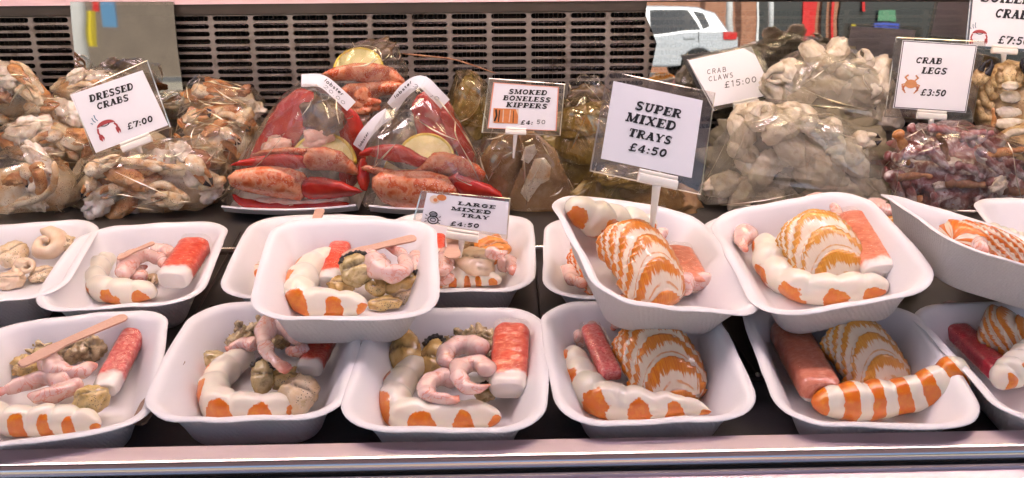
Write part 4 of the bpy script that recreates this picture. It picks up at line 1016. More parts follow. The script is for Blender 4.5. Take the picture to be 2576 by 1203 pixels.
prawn('S4', [(2316, 548), (2338, 558), (2362, 568)], 18, 'pale prawn behind the reddish tail in the ridged tray', .018, 38, False)
prawn('S4', [(2462, 606), (2468, 620), (2486, 632)], 17, 'white prawn resting on the near side of the reddish tail', .034, 39, False)
crevette('S4', [(2468, 580), (2510, 592), (2556, 606), (2596, 622)], 24, M['crev_plain'], 'white prawn behind the reddish tail at the right edge', tailr=.8, seed=13, lift=.022)
# wooden fork in the gap between the two leftmost front trays
fork('dark wooden fork standing in the gap between the two leftmost front trays', None, None, None, 44, 'wood_dark', world=(on_z(452, 905, .036), on_z(346, 1068, .030)))

# ================================================================== price signs
def arc_(cx, cy, rx, ry, a0, a1, n=14):
    return [(cx + rx * math.cos(R(a0 + (a1 - a0) * i / n)), cy + ry * math.sin(R(a0 + (a1 - a0) * i / n))) for i in range(n + 1)]
VB, TN, SF = .31, .15, .14
def st(x, y0=0, y1=1): return [([(x, y0), (x, y1)], VB, 0)]
def sf(x, y, w=.5): yy = SF / 2 if y == 0 else 1 - SF / 2; return [([(x - w / 2, yy), (x + w / 2, yy)], SF, 1)]
GL = {
 'A': (1.05, [([(.16, 0), (.5, .97)], TN, 0), ([(.5, .97), (.84, 0)], VB, 0), ([(.28, .34), (.72, .34)], .11, 0)] + sf(.16, 0, .36) + sf(.86, 0, .44) + [([(.3, .93), (.6, .93)], .13, 1)]),
 'B': (.98, st(.26) + sf(.2, 0, .36) + sf(.2, 1, .36) + [([(.26, .94), (.55, .94)] + arc_(.55, .74, .22, .2, 90, -90) + [(.26, .54)], .14, 0), ([(.26, .54), (.58, .54)] + arc_(.6, .30, .25, .24, 90, -90) + [(.26, .06)], .15, 0)]),
 'C': (.98, [(arc_(.52, .5, .36, .41, 45, 315), .2, 0), ([(.84, .66), (.84, .98)], .10, 1)]),
 'D': (1.05, st(.26) + sf(.2, 0, .36) + sf(.2, 1, .36) + [([(.26, .93), (.45, .93)] + arc_(.5, .5, .38, .43, 90, -90) + [(.26, .07)], .19, 0)]),
 'E': (.92, st(.26) + sf(.2, 0, .36) + sf(.2, 1, .36) + [([(.26, .94), (.82, .94)], .12, 0), ([(.26, .06), (.84, .06)], .12, 0), ([(.26, .5), (.64, .5)], .12, 0), ([(.80, .98), (.80, .70)], .09, 1), ([(.84, .02), (.84, .30)], .09, 1), ([(.64, .64), (.64, .36)], .09, 1)]),
 'G': (1.05, [(arc_(.52, .5, .36, .41, 45, 330), .2, 0), ([(.84, .66), (.84, .98)], .10, 1), ([(.80, .02), (.80, .44)], .2, 0), ([(.58, .44), (.98, .44)], .11, 1)]),
 'I': (.6, st(.3) + sf(.3, 0) + sf(.3, 1)),
 'K': (1.08, st(.26) + sf(.24, 0, .44) + sf(.24, 1, .44) + [([(.34, .42), (.80, .96)], .13, 0), ([(.46, .56), (.82, .03)], .24, 0)] + sf(.84, 0, .40) + sf(.82, 1, .36)),
 'L': (.88, st(.26) + sf(.24, 0, .44) + sf(.26, 1, .5) + [([(.26, .06), (.80, .06)], .12, 0), ([(.80, .02), (.80, .36)], .10, 1)]),
 'M': (1.3, [([(.2, 0), (.2, 1)], .13, 0), ([(.24, .98), (.62, .04)], .24, 0), ([(.62, .04), (1.0, .98)], .12, 0), ([(1.04, 0), (1.04, 1)], .25, 0)] + sf(.2, 0, .36) + sf(1.06, 0, .46) + sf(.2, 1, .36) + sf(1.06, 1, .4)),
 'N': (1.1, [([(.22, 0), (.22, 1)], .13, 0), ([(.24, .98), (.84, .04)], .25, 0), ([(.86, 0), (.86, 1)], .13, 0)] + sf(.22, 0, .36) + sf(.2, 1, .36) + sf(.86, 1, .36)),
 'O': (1.05, [(arc_(.52, .5, .37, .41, 0, 360, 24), .21, 0)]),
 'P': (.95, st(.26) + sf(.26, 0, .5) + sf(.2, 1, .36) + [([(.26, .94), (.55, .94)] + arc_(.56, .70, .26, .24, 90, -90) + [(.26, .46)], .15, 0)]),
 'R': (1.06, st(.26) + sf(.24, 0, .44) + sf(.2, 1, .36) + [([(.26, .94), (.55, .94)] + arc_(.56, .72, .25, .22, 90, -90) + [(.26, .5)], .15, 0), ([(.52, .5), (.86, .02)], .23, 0)] + sf(.90, 0, .3)),
 'S': (.92, [(arc_(.46, .74, .27, .20, 35, 270, 12) + arc_(.46, .27, .30, .21, 90, -145, 12), .19, 0), ([(.78, .72), (.78, .98)], .09, 1), ([(.14, .02), (.14, .30)], .09, 1)]),
 'T': (.98, st(.49) + sf(.49, 0, .5) + [([(.08, .94), (.90, .94)], .12, 0), ([(.10, .98), (.10, .66)], .10, 1), ([(.88, .98), (.88, .66)], .10, 1)]),
 'U': (1.08, [([(.26, 1), (.26, .36)] + arc_(.54, .36, .28, .28, 180, 360) + [(.82, 1)], .19, 0)] + sf(.26, 1, .46) + sf(.82, 1, .38)),
 'W': (1.4, [([(.16, .98), (.44, .03)], .23, 0), ([(.44, .03), (.70, .95)], .12, 0), ([(.70, .95), (.98, .03)], .23, 0), ([(.98, .03), (1.24, .98)], .12, 0)] + sf(.16, 1, .4) + sf(1.22, 1, .34)),
 'X': (1.08, [([(.20, .98), (.86, .02)], .24, 0), ([(.84, .98), (.20, .02)], .12, 0)] + sf(.2, 0, .34) + sf(.88, 0, .36) + sf(.2, 1, .4) + sf(.84, 1, .34)),
 'Y': (1.05, [([(.18, .98), (.52, .45)], .24, 0), ([(.86, .98), (.52, .45)], .12, 0), ([(.52, .5), (.52, 0)], .24, 0)] + sf(.52, 0, .46) + sf(.18, 1, .38) + sf(.86, 1, .32)),
 '£': (.95, [(arc_(.56, .72, .24, .22, 20, 180) + [(.34, .4)] + arc_(.24, .16, .12, .10, 40, -180, 8), .17, 0), ([(.16, .06), (.80, .06)], .15, 0), ([(.12, .48), (.66, .48)], .11, 0), ([(.82, .02), (.82, .24)], .1, 1)]),
 '0': (.92, [(arc_(.45, .5, .29, .41, 0, 360, 24), .22, 0)]),
 '1': (.6, st(.34) + sf(.34, 0, .5) + [([(.12, .82), (.34, .94)], .13, 0)]),
 '2': (.88, [(arc_(.42, .70, .27, .24, 160, -30, 10) + [(.14, .06), (.76, .06)], .17, 0)]),
 '3': (.88, [(arc_(.42, .74, .26, .20, 150, -90, 12), .17, 0), (arc_(.42, .28, .30, .23, 90, -150, 12), .2, 0)]),
 '4': (.95, [([(.60, 0), (.60, 1)], .22, 0), ([(.56, .96), (.10, .30)], .12, 0), ([(.08, .28), (.88, .28)], .13, 0), ([(.44, .06), (.78, .06)], .11, 1)]),
 '5': (.9, [([(.78, .93), (.24, .93), (.20, .56)] + arc_(.42, .34, .29, .28, 125, -150, 14), .18, 0)]),
 '7': (.88, [([(.10, .92), (.80, .92), (.40, 0)], .2, 0), ([(.10, .98), (.10, .68)], .1, 1)]),
 ':': (.42, [([(.21, .02), (.21, .22)], .22, 0), ([(.21, .48), (.21, .68)], .22, 0)]),
 '.': (.3, [([(.15, 0), (.15, .16)], .16, 0)]), ' ': (.5, []),
 'l': (.32, [([(.16, 0), (.16, 1)], .17, 0)]),
 'o': (.72, [(arc_(.36, .32, .25, .26, 0, 360, 18), .16, 0)]), 'b': (.75, [([(.14, 0), (.14, 1)], .17, 0), (arc_(.38, .32, .24, .26, 0, 360, 18), .15, 0)]),
 's': (.6, [(arc_(.3, .46, .18, .13, 40, 270, 8) + arc_(.3, .19, .19, .14, 90, -140, 8), .14, 0)]), 't': (.5, [([(.22, .85), (.22, .1), (.4, .06)], .16, 0), ([(.04, .58), (.42, .58)], .12, 0)]),
 'e': (.68, [([(.12, .32), (.56, .32)] + arc_(.34, .32, .22, .25, 0, 310, 14), .14, 0)]), 'r': (.5, [([(.16, 0), (.16, .6)], .17, 0), (arc_(.34, .38, .18, .2, 170, 60, 6), .14, 0)]),
}
def ribbon(pts, hw):
    n = len(pts); out = []
    P = [Vector(p) for p in pts]
    closed = (P[0] - P[-1]).length < 1e-5
    for i in range(n):
        if closed: a, b_ = P[(i - 1) % (n - 1)], P[(i + 1) % (n - 1)]
        else: a, b_ = P[max(0, i - 1)], P[min(n - 1, i + 1)]
        t = (b_ - a).normalized(); nn_ = Vector((-t.y, t.x))
        d1 = (P[i] - a); k = 1.0
        if 0 < i < n - 1 and d1.length > 1e-6:
            d1 = d1.normalized(); c = abs(Vector((-d1.y, d1.x)).dot(nn_)); k = 1 / max(.55, c)
        out += [P[i] + nn_ * hw * k, P[i] - nn_ * hw * k]
    return out, [(2 * i, 2 * i + 1, 2 * i + 3, 2 * i + 2) for i in range(n - 1)]
def lettering(g, text, L, Rr, h, n, slant=.22, thin=None, serif=True, gap=.06):
    """letters from baseline point L to Rr, h tall, on the plane with normal n"""
    x = (Rr - L).normalized(); y = n.cross(x); total = sum(GL[c][0] + gap for c in text) - gap
    sx = ((Rr - L).length - slant * h) / total; cx = 0
    for c in text:
        wd, strokes = GL[c]
        for pts, th, ser in strokes:
            if ser and not serif: continue
            q = [((cx + px) * sx + slant * h * py, py * h) for px, py in pts]
            t_ = thin if thin else th
            w_ = t_ * h * (.55 * (sx / h + 1) if thin is None else 1)
            v, f = ribbon(q, w_ / 2)
            g.add([L + x * a.x + y * a.y for a in v], f)
        cx += wd + gap
    return g
def sign_plane(px4, y0):
    """the upright or leaning plane on which the four picture corners make the best rectangle"""
    cxy = [sum(p[i] for p in px4) / 4 for i in (0, 1)]
    p0 = on_y(*cxy, y0); best = None
    for ya in range(-40, 41, 4):
        for ti in range(0, 33, 4):
            n = Matrix.Rotation(R(ya), 3, 'Z') @ (Matrix.Rotation(R(-ti), 3, 'X') @ Vector((0, -1, 0)))
            c = [on_plane(*p, p0, n) for p in px4]
            e = [c[(i + 1) % 4] - c[i] for i in range(4)]
            cost = sum((e[i].normalized().dot(e[(i + 1) % 4].normalized())) ** 2 for i in range(4)) + ((e[0].length - e[2].length) / e[0].length) ** 2 + ((e[1].length - e[3].length) / e[1].length) ** 2 + (ya / 90) ** 2 * .15 + ((ti - 8) / 90) ** 2 * .15
            if best is None or cost < best[0]: best = (cost, p0, n)
    return best[1], best[2]
def sign(label, y0, card, pouch, lines, bar, stem=None, border=None, icon=None, thin=False):
    p0, n = sign_plane(card, y0)
    t = empty('price_sign', p0, label, 'price sign', 'price signs on white clips')
    def at(px, py, d=0): return on_plane(px, py, p0 + n * d, n)
    def slab(q, d0, d1, nm, mt, inset=0):
        a = [at(*p, d0) for p in q]; b_ = [p - n * (d0 - d1) for p in a]
        c = sum(a, Vector()) / 4
        if inset: a = [p + (c - p).normalized() * inset for p in a]; b_ = [p + (c - p).normalized() * inset for p in b_]
        g = G(); g.add(a + b_, [(3, 2, 1, 0), (4, 5, 6, 7)] + [(i, (i + 1) % 4, 4 + (i + 1) % 4, 4 + i) for i in range(4)])
        return g.build(nm, mt, t)
    cd = slab(card, .0009, -.0003, 'card', M['paper'])
    if pouch:
        po = slab(pouch, .0002, -.0001, 'laminate_pouch', M['pouch'])
        a = [at(*p, .0004) for p in pouch]; c = sum(a, Vector()) / 4; i_ = [p + (c - p).normalized() * .0016 for p in a]
        g = G(); g.add(a + i_ + [p + n * .0006 for p in i_], [(i, (i + 1) % 4, 8 + (i + 1) % 4, 8 + i) for i in range(4)]); g.build('welded_edge', M['fold'], po)
    if border:
        mt, w_, ins = border; a = [at(*p, .00125) for p in card]; c = sum(a, Vector()) / 4
        o_ = [p + (c - p) * ins for p in a]; i_ = [p + (c - p).normalized() * w_ * 1.4 for p in o_]
        g = G(); g.add(o_ + i_, [(i, (i + 1) % 4, 4 + (i + 1) % 4, 4 + i) for i in range(4)]); g.build('border', mt, cd)
    g = G(); g2 = G()
    for ln in lines:
        gg_ = g2 if ln[0][0] in '£5' else g
        text, lx, ly, rx, ry, h = ln[:6]; L, Rr = at(lx, ly, .0014), at(rx, ry, .0014); hh = h * scale_at(L)
        sans = thin or (len(ln) > 6)
        lettering(gg_, text, L, Rr, hh, n, .22 if len(ln) < 7 else .05, .12 if sans else None, not sans)
    g.build('lettering', M['ink'], cd); g2.build('price_lettering', M['ink'], cd)
    e1 = (at(*card[2]) - at(*card[3])).normalized(); ey = n.cross(e1)
    if icon:
        kind, ix, iy, iw = icon; C_ = at(ix, iy, .0014); s_ = iw * scale_at(C_) / 2
        def put(nm, mt, shapes, d=0):
            g = G()
            for shp in shapes:
                if shp[0] == 'p': q = shp[1]; g.add([C_ + n * d + e1 * (x * s_) + ey * (y * s_) for x, y in q], [tuple(range(len(q)))])
                else: v, f = ribbon(shp[1], shp[2] / 2); g.add([C_ + n * d + e1 * (p.x * s_) + ey * (p.y * s_) for p in v], f)
            g.build(nm, mt, cd)
        if kind == 'crab':
            put('crab_picture', M['crabred'], [('p', arc_(0, .05, .72, .42, 0, 180) + arc_(0, .05, .72, .12, 180, 0)), ('s', [(-.68, .05), (-.78, -.25), (-.72, -.5)], .14), ('s', [(.62, .05), (.74, -.18), (.70, -.4)], .14),
                ('p', [(-.84, -.45), (-.58, -.45), (-.50, -.75), (-.62, -.95), (-.64, -.68), (-.74, -.98), (-.9, -.75)]), ('p', [(.56, -.32), (.82, -.32), (.86, -.6), (.78, -.85), (.72, -.6), (.62, -.85), (.54, -.6)])])
            put('steam_marks', M['inkblue'], [('s', [(-.62, .55), (-.72, .72), (-.74, .95)], .07), ('s', [(-.42, .6), (-.52, .8), (-.50, 1.1)], .07), ('s', [(-.86, .5), (-.98, .62)], .07)])
            put('crab_mouth', M['ink'], [('s', [(-.35, .16), (-.1, .06), (.15, .08), (.3, .16)], .06)], .0002)
        if kind == 'brown_crab':
            put('crab_picture', M['crabtan'], [('p', arc_(0, .1, .58, .42, 0, 360, 20)[:-1])] + [('s', [(sx * .5, .1 - .1 * k), (sx * (.85 - .05 * k), .0 - .22 * k), (sx * (.72 - .16 * k), -.35 - .22 * k)], .11) for sx in (-1, 1) for k in range(3)] +
                [('s', [(sx * .35, .42), (sx * .62, .7), (sx * .35, .95)], .15) for sx in (-1, 1)])
            put('crab_legs_shade', M['crabred'], [('s', [(sx * .66, -.1), (sx * .70, -.3), (sx * .5, -.6)], .06) for sx in (-1, 1)], .0002)
        if kind == 'kipper':
            put('fish_picture', M['inkorange'], [('p', [(-1, -.58), (1, -.58), (1, .58), (-1, .58)])])
            put('fish_detail', M['inkcream'], [('p', [(.78, .58), (1, .58), (1, .0)]), ('s', [(-.2, -.5), (-.2, .5)], .08), ('s', [(.3, -.5), (.35, .5)], .06), ('p', [(-1, -.58), (-.9, -.58), (-1, .1)])], .0002)
            put('fish_shade', M['ink'], [('s', [(-.86, -.45), (-.72, 0), (-.8, .5)], .14), ('s', [(-.55, -.5), (-.5, .45)], .09), ('s', [(.62, -.5), (.60, .45)], .06)], .0003)
        if kind == 'shells':
            put('shell_picture', M['inkcream'], [('p', arc_(-.35, -.1, .62, .5, 0, 360, 18)[:-1])])
            put('shell_detail', M['inkorange'], [('p', arc_(.45, .25, .58, .38, 0, 360, 18)[:-1]), ('p', arc_(-.25, -.15, .26, .22, 0, 360, 12)[:-1])], .0002)
            C_ = at(1089, 547, .0014); s_ = 40 * scale_at(C_) / 2
            put('scallop_picture', M['ink'], [('s', arc_(0, .40, .48, .30, 0, 360, 18), .13), ('s', arc_(.05, -.32, .66, .48, 0, 360, 20), .14), ('s', arc_(.05, -.30, .34, .22, 0, 360, 14), .10), ('s', [(-.4, .30), (.4, .36)], .08), ('s', [(-.36, .48), (.38, .54)], .08)] +
                [('s', [(sx * .72, y), (sx * 1.0, y + dy)], .09) for sx in (-1, 1) for y, dy in ((.1, .14), (-.25, 0), (-.55, -.12))])
    bx_, by_, bw = bar; B0 = at(bx_, by_, .0012); s_ = scale_at(B0); hw = bw * s_ / 2
    v, f, a = tube([B0 - e1 * hw, B0 + e1 * hw], lambda u: (.0030, bw * s_ * .115), ey, 2, 18, lambda u, c, s2: (c, s2, (abs(c) ** 3 + abs(s2) ** 3) ** (-1 / 3)))
    cl = mesh('clip', v, f, M['white_plastic'], t, smooth=False)
    B1 = B0 + ey * (bw * s_ * .165) - n * .001
    v, f, a = tube([B1 - e1 * hw * .98, B1 + e1 * hw * .98], lambda u: (.0022, bw * s_ * .055), ey, 2, 14); mesh('clip_jaw', v, f, M['white_plastic'], t, smooth=False)
    if stem:
        q0 = B0 - ey * bw * s_ * .1; q1 = on_y(stem[0], stem[1], q0.y + (stem[2] if len(stem) > 2 else 0)); r_ = bw * s_ * .085
        v, f, a = tube([q0, q0.lerp(q1, .5), q1], lambda u: (r_ * (1.25 - .7 * u), r_ * (1.1 - .6 * u)), Vector((0, -1, .2)), 24, 14); mesh('stem', v, f, M['white_plastic'], t)
    return t
sign('SUPER MIXED TRAYS price sign on a tall white stem stuck in a striped tail', .845,
     [(1544, 204), (1768, 253), (1740, 448), (1512, 399)], [(1527, 177), (1800, 233), (1763, 491), (1483, 431)],
     [('SUPER', 1595, 275, 1716, 299, 22), ('MIXED', 1572, 304, 1702, 330, 23), ('TRAYS', 1578, 342, 1690, 365, 21), ('£4:50', 1579, 378, 1679, 397, 20)], (1654, 456, 104), (1635, 612, 0))
sign('LARGE MIXED TRAY price sign with shell pictures standing in a rear tray', .930,
     [(1074, 485), (1280, 508), (1275, 591), (1059, 558)], [(1059, 479), (1285, 499), (1276, 603), (1039, 553)],
     [('LARGE', 1151, 515, 1248, 526, 8.2), ('MIXED', 1134, 528, 1237, 539.5, 8.2), ('TRAY', 1158, 545, 1231, 553, 8.2), ('£4:50', 1131, 567, 1207, 574, 10)], (1163, 596, 82), (1157, 648, .0), None, ('shells', 1101, 501, 42))
sign('SMOKED BONELESS KIPPERS price sign with peach edge and fish picture', 1.085,
     [(1241, 207), (1406, 219), (1400, 330), (1226, 323)], [(1229, 196), (1422, 211), (1410, 342), (1211, 334)],
     [('SMOKED', 1278, 236, 1378, 240, 12), ('BONELESS', 1264, 252, 1386, 258, 12), ('KIPPERS', 1272, 269, 1378, 274, 12), ('£4:', 1308, 313, 1342, 314, 10), ('50', 1348, 312, 1373, 313, 11, 1)], (1297, 333, 52), (1292, 398, 0), (M['peach'], .0011, .0), ('kipper', 1272, 292, 64))
sign('DRESSED CRABS price sign tilted to the left with a red crab picture', 1.125,
     [(176, 239), (358, 177), (423, 315), (241, 385)], [(178, 236), (371, 151), (430, 320), (236, 392)],
     [('DRESSED', 226, 258, 340, 224, 17), ('CRABS', 245, 277, 328, 252, 16), ('£7:00', 321, 327, 389, 304, 15)], (344, 362, 78), (356, 385, .0), None, ('crab', 268, 318, 66))
sign('CRAB CLAWS price sign in thin letters before the mirrored car', 1.303,
     [(1731, 152), (1890, 117), (1947, 237), (1797, 268)], [(1728, 150), (1907, 107), (1957, 238), (1795, 280)],
     [('CRAB', 1778, 188, 1830, 180, 13), ('CLAWS', 1782, 206, 1848, 194, 13), ('£15:00', 1822, 222, 1908, 206, 16)], (1878, 264, 70), (1884, 300, .0), None, None, True)
sign('CRAB LEGS price sign with black frame and tan crab picture', 1.225,
     [(2271, 101), (2459, 113), (2430, 284), (2247, 272)], [(2253, 93), (2481, 104), (2447, 310), (2224, 294)],
     [('CRAB', 2302, 159, 2371, 162, 15), ('LEGS', 2317, 185, 2383, 188, 16), ('£3:50', 2314, 240, 2381, 243, 16)], (2343, 293, 74), (2344, 340, .0), (M['ink'], .0009, .018), ('brown_crab', 2291, 214, 52))
sign('BOILED CRABS price sign cut by the top right corner', 1.285,
     [(2455, -66), (2642, -56), (2622, 126), (2437, 114)], [(2447, -75), (2655, -66), (2632, 134), (2428, 122)],
     [('BOILED', 2466, 4, 2598, 12, 24), ('CRABS', 2501, 44, 2606, 51, 22), ('£7:50', 2508, 109, 2592, 115, 19)], (2526, 129, 66), (2524, 172, .0), None, ('crab', 2464, 88, 54))

# ================================================================== bagged goods
def film_part(t, outline, yc, d, mt='film', seed=0, folds=9, inner=(.82, .5), crumple=.0035, bulge=1.0):
    rr = random.Random(seed); P = []
    cx = sum(p[0] for p in outline) / len(outline); cy = sum(p[1] for p in outline) / len(outline)
    n = len(outline)
    for i, (x, y) in enumerate(outline):
        x2, y2 = outline[(i + 1) % n]
        for k in (0, .5):
            px, py = x + (x2 - x) * k, y + (y2 - y) * k
            P.append(on_y(px, py, yc))
            for kk, dd in ((.90, .5), (inner[0] * .88, .85), (inner[1], 1.0)):
                q = on_y(cx + (px - cx) * kk, cy + (py - cy) * kk, yc - d * dd * bulge * rr.uniform(.82, 1.1)); P.append(q)
            q = on_y(cx + (px - cx) * .85, cy + (py - cy) * .85, yc + d * .6); P.append(q)
    for p in P: p.z = max(p.z, .003)
    bm = bmesh.new()
    for p in P: bm.verts.new(p)
    r_ = bmesh.ops.convex_hull(bm, input=bm.verts)
    bmesh.ops.delete(bm, geom=list({e for e in r_['geom_interior'] + r_['geom_unused'] if isinstance(e, bmesh.types.BMVert)}), context='VERTS')
    bm.edges.ensure_lookup_table()
    E0 = [(e.verts[0].co.copy(), e.verts[1].co.copy()) for e in bm.edges if (e.verts[0].co.y + e.verts[1].co.y) / 2 < yc - d * .15 and e.calc_length() > .016]
    bmesh.ops.subdivide_edges(bm, edges=bm.edges[:], cuts=2, use_grid_fill=True)
    bmesh.ops.triangulate(bm, faces=bm.faces[:])
    for v in bm.verts:
        c = v.co; q = Vector((c.x * 38, c.y * 38, c.z * 26)) + Vector((seed * 7.1, 0, 0))
        k = abs(noise.noise(q)) - .22 + .5 * (abs(noise.noise(q * 2.1)) - .2)
        c += v.normal * (k * crumple * 2.2)
        c.z = max(c.z, .002)
    bm.verts.index_update()
    g = G(); g.add([v.co.copy() for v in bm.verts], [tuple(v.index for v in f.verts) for f in bm.faces]); bm.free()
    rr.shuffle(E0)
    for a, b_ in E0[:int(folds * 1.6)]:
        dirn = (b_ - a); mid = a.lerp(b_, .5) + Vector((rr.uniform(-.003, .003), -.0025, rr.uniform(-.003, .003)))
        a2, b2 = a - Vector((0, .0015, 0)), b_ - Vector((0, .0015, 0)); rad = rr.uniform(.0005, .0011)
        v, f, _a = tube([a2, mid, b2], lambda u: (rad * (1.2 - abs(2 * u - 1)), rad * .6), Vector((0, -1, 0)), 10, 6)
        g.add(v, f, 1)
    return g.build('film', [M[mt], M['fold']], t)
def inside(px, py, poly):
    c = False; n = len(poly)
    for i in range(n):
        (x1, y1), (x2, y2) = poly[i], poly[(i + 1) % n]
        if (y1 > py) != (y2 > py) and px < (x2 - x1) * (py - y1) / (y2 - y1) + x1: c = not c
    return c
def piece(t, name, px, py, y, rx, ry, mt, ang=0, seed=0, lumpy=.22, slit=0, dz=.8, n=4, lsc=1.6):
    P = on_y(px, py, y); s_ = scale_at(P)
    rot = frame(CR * math.cos(R(ang)) + CU * math.sin(R(ang)), -CF)
    v, f = blob(P, (rx * s_, ry * s_, min(rx, ry) * s_ * dz), rot, seed, lumpy, lsc, n, slit)
    return mesh(name, v, f, M[mt], t)
def limb(t, name, pts, y, r0, r1, mt, flat=1.0, seed=0, joints=0, tip=None, lumpm=.0012):
    """a tapered limb through picture points at depth y"""
    P = [on_y(q[0], q[1], y + (q[2] if len(q) > 2 else 0)) for q in pts]; s_ = scale_at(P[0])
    def prof(u):
        e = (1 - abs(2 * u - 1) ** 8) ** .5; k = (r0 + (r1 - r0) * u) * s_ * max(.05, e)
        if joints: k *= 1 - .28 * abs(math.sin(PI * joints * u)) ** 8
        return k, k * flat
    v, f, a = tube(P, prof, -CF, 40, 16, None, seed, lumpm, 110)
    o = mesh(name, v, f, M[mt], t)
    if tip:
        n = int(tip[0] * 40) if False else None
        P2 = [P[-1].lerp(P[-2], .35), P[-1] + (P[-1] - P[-2]) * .12]
        v, f, a = tube(P2, lambda u: (r1 * s_ * (1.25 - 1.05 * u), r1 * s_ * flat * (1.25 - 1.05 * u)), -CF, 12, 12); mesh('claw_tip', v, f, M[tip], o)
    return o
def claw(t, px, py, tx, ty, y, rpx, palm='crabcream', fing='crabshell', tip='clawtip', seed=0):
    """crab claw: palm, two fingers with dark tips"""
    ang = math.degrees(math.atan2(-(ty - py), tx - px)); L = math.hypot(tx - px, ty - py); ux, uy = (tx - px) / L, (ty - py) / L
    o = piece(t, 'claw', px + ux * L * .22, py + uy * L * .22, y, L * .36, rpx, palm, ang, seed, .12)
    s_ = scale_at(on_y(px, py, y))
    for k, sg in ((.55, 1), (.42, -1)):
        ox, oy = -uy * sg * rpx * .42, ux * sg * rpx * .42
        P = [on_y(px + ux * L * .42 + ox, py + uy * L * .42 + oy, y - .002), on_y(px + ux * L * .75 + ox * 1.15, py + uy * L * .75 + oy * 1.15, y - .003), on_y(tx + ox * .15, ty + oy * .15, y - .002)]
        r_ = rpx * s_ * k
        v, f, a = tube(P, lambda u: (r_ * (1 - .85 * u), r_ * (1 - .85 * u)), -CF, 22, 12, None, seed, .001, 120); fo = mesh('finger', v, f, M[fing], o)
        if tip:
            P2 = [P[1].lerp(P[2], .05) - CF * .0006, P[1].lerp(P[2], .6) - CF * .0006, P[2] - CF * .0006]
            v, f, a = tube(P2, lambda u: (r_ * (.62 - .55 * u), r_ * (.62 - .55 * u)), -CF, 16, 12); mesh('claw_tip', v, f, M[tip], o)
    return o
def inflate(t, name, outline, y, thick, mt, n=44, seed=0, lump=.0012):
    """a closed body with the drawn outline, domed to front and back"""
    cx = sum(p[0] for p in outline) / len(outline); cy = sum(p[1] for p in outline) / len(outline); outline = [(cx + (a - cx) * 1.10, cy + (b_ - cy) * 1.22) for a, b_ in outline]
    O = [Vector(p) for p in outline]; x0, x1 = min(p.x for p in O), max(p.x for p in O); y0, y1 = min(p.y for p in O), max(p.y for p in O)
    st_ = max(x1 - x0, y1 - y0) / n; nx, ny = int((x1 - x0) / st_) + 2, int((y1 - y0) / st_) + 2
    def edge(q):
        best = (1e9, q)
        for i in range(len(O)):
            a, b_ = O[i], O[(i + 1) % len(O)]; d = b_ - a; k = max(0, min(1, (q - a).dot(d) / max(1e-9, d.dot(d)))); r_ = a + d * k
            if (r_ - q).length < best[0]: best = ((r_ - q).length, r_)
        return best
    P = {}; ins = {}
    for i in range(nx):
        for j in range(ny):
            q = Vector((x0 + (i - .25) * st_, y0 + (j - .25) * st_)); d, e = edge(q); inn = inside(q.x, q.y, outline)
            if inn: P[i, j] = (q, d)
            elif d < st_ * .75: P[i, j] = (e, 0)
    dm = max(d for _, d in P.values()); s0 = scale_at(on_y(*outline[0], y))
    F = [(i, j) for i in range(nx - 1) for j in range(ny - 1) if all(k in P for k in ((i, j), (i + 1, j), (i + 1, j + 1), (i, j + 1)))]
    use = {k for i, j in F for k in ((i, j), (i + 1, j), (i + 1, j + 1), (i, j + 1))}; g = G(); v = []; id_ = {}
    for sg in (1, -1):
        for k in use:
            q, d = P[k]
            if sg < 0 and d == 0: id_[k, -1] = id_[k, 1]; continue
            h = math.sqrt(max(0, 1 - (1 - min(1, d / (dm * .85))) ** 2)) * thick * s0
            p = on_y(q.x, q.y, y); p = p - CF * (sg * h); p += Vector((1, -.5, .7)) * (noise.noise(p * 90 + Vector((seed, 0, 0))) * lump * min(1, d / (dm * .3)))
            id_[k, sg] = len(v); v.append(p)
    f = []
    for i, j in F:
        c = ((i, j), (i + 1, j), (i + 1, j + 1), (i, j + 1)); f.append(tuple(id_[k, 1] for k in reversed(c))); f.append(tuple(id_[k, -1] for k in c))
    f = [tuple(dict.fromkeys(q)) for q in f]; f = [q for q in f if len(q) > 2]
    g.add(v, f); o = g.build(name, M[mt], t, True)
    sm_ = o.modifiers.new('smooth', 'SMOOTH'); sm_.factor = .5; sm_.iterations = 1
    return o
Z2 = lambda pts: [(644 + .3346 * x, 335.4 + .3346 * y_) for x, y_ in pts]
Z1 = lambda pts: [(644 + .3346 * x, .3346 * y_) for x, y_ in pts]
def shell_plate(t, pts, y, wpx, mt, name='shell', thick=.16, seed=0):
    P = [on_y(q[0], q[1], y + (q[2] if len(q) > 2 else 0)) for q in pts]; s_ = scale_at(P[0]); hw = wpx * s_ / 2
    v, f, a = tube(P, lambda u: (hw * (1 - abs(2 * u - 1) ** 4) ** .5, hw * thick + .001), -CF, 44, 20, None, seed, .0022, 80)
    return mesh(name, v, f, M[mt], t)
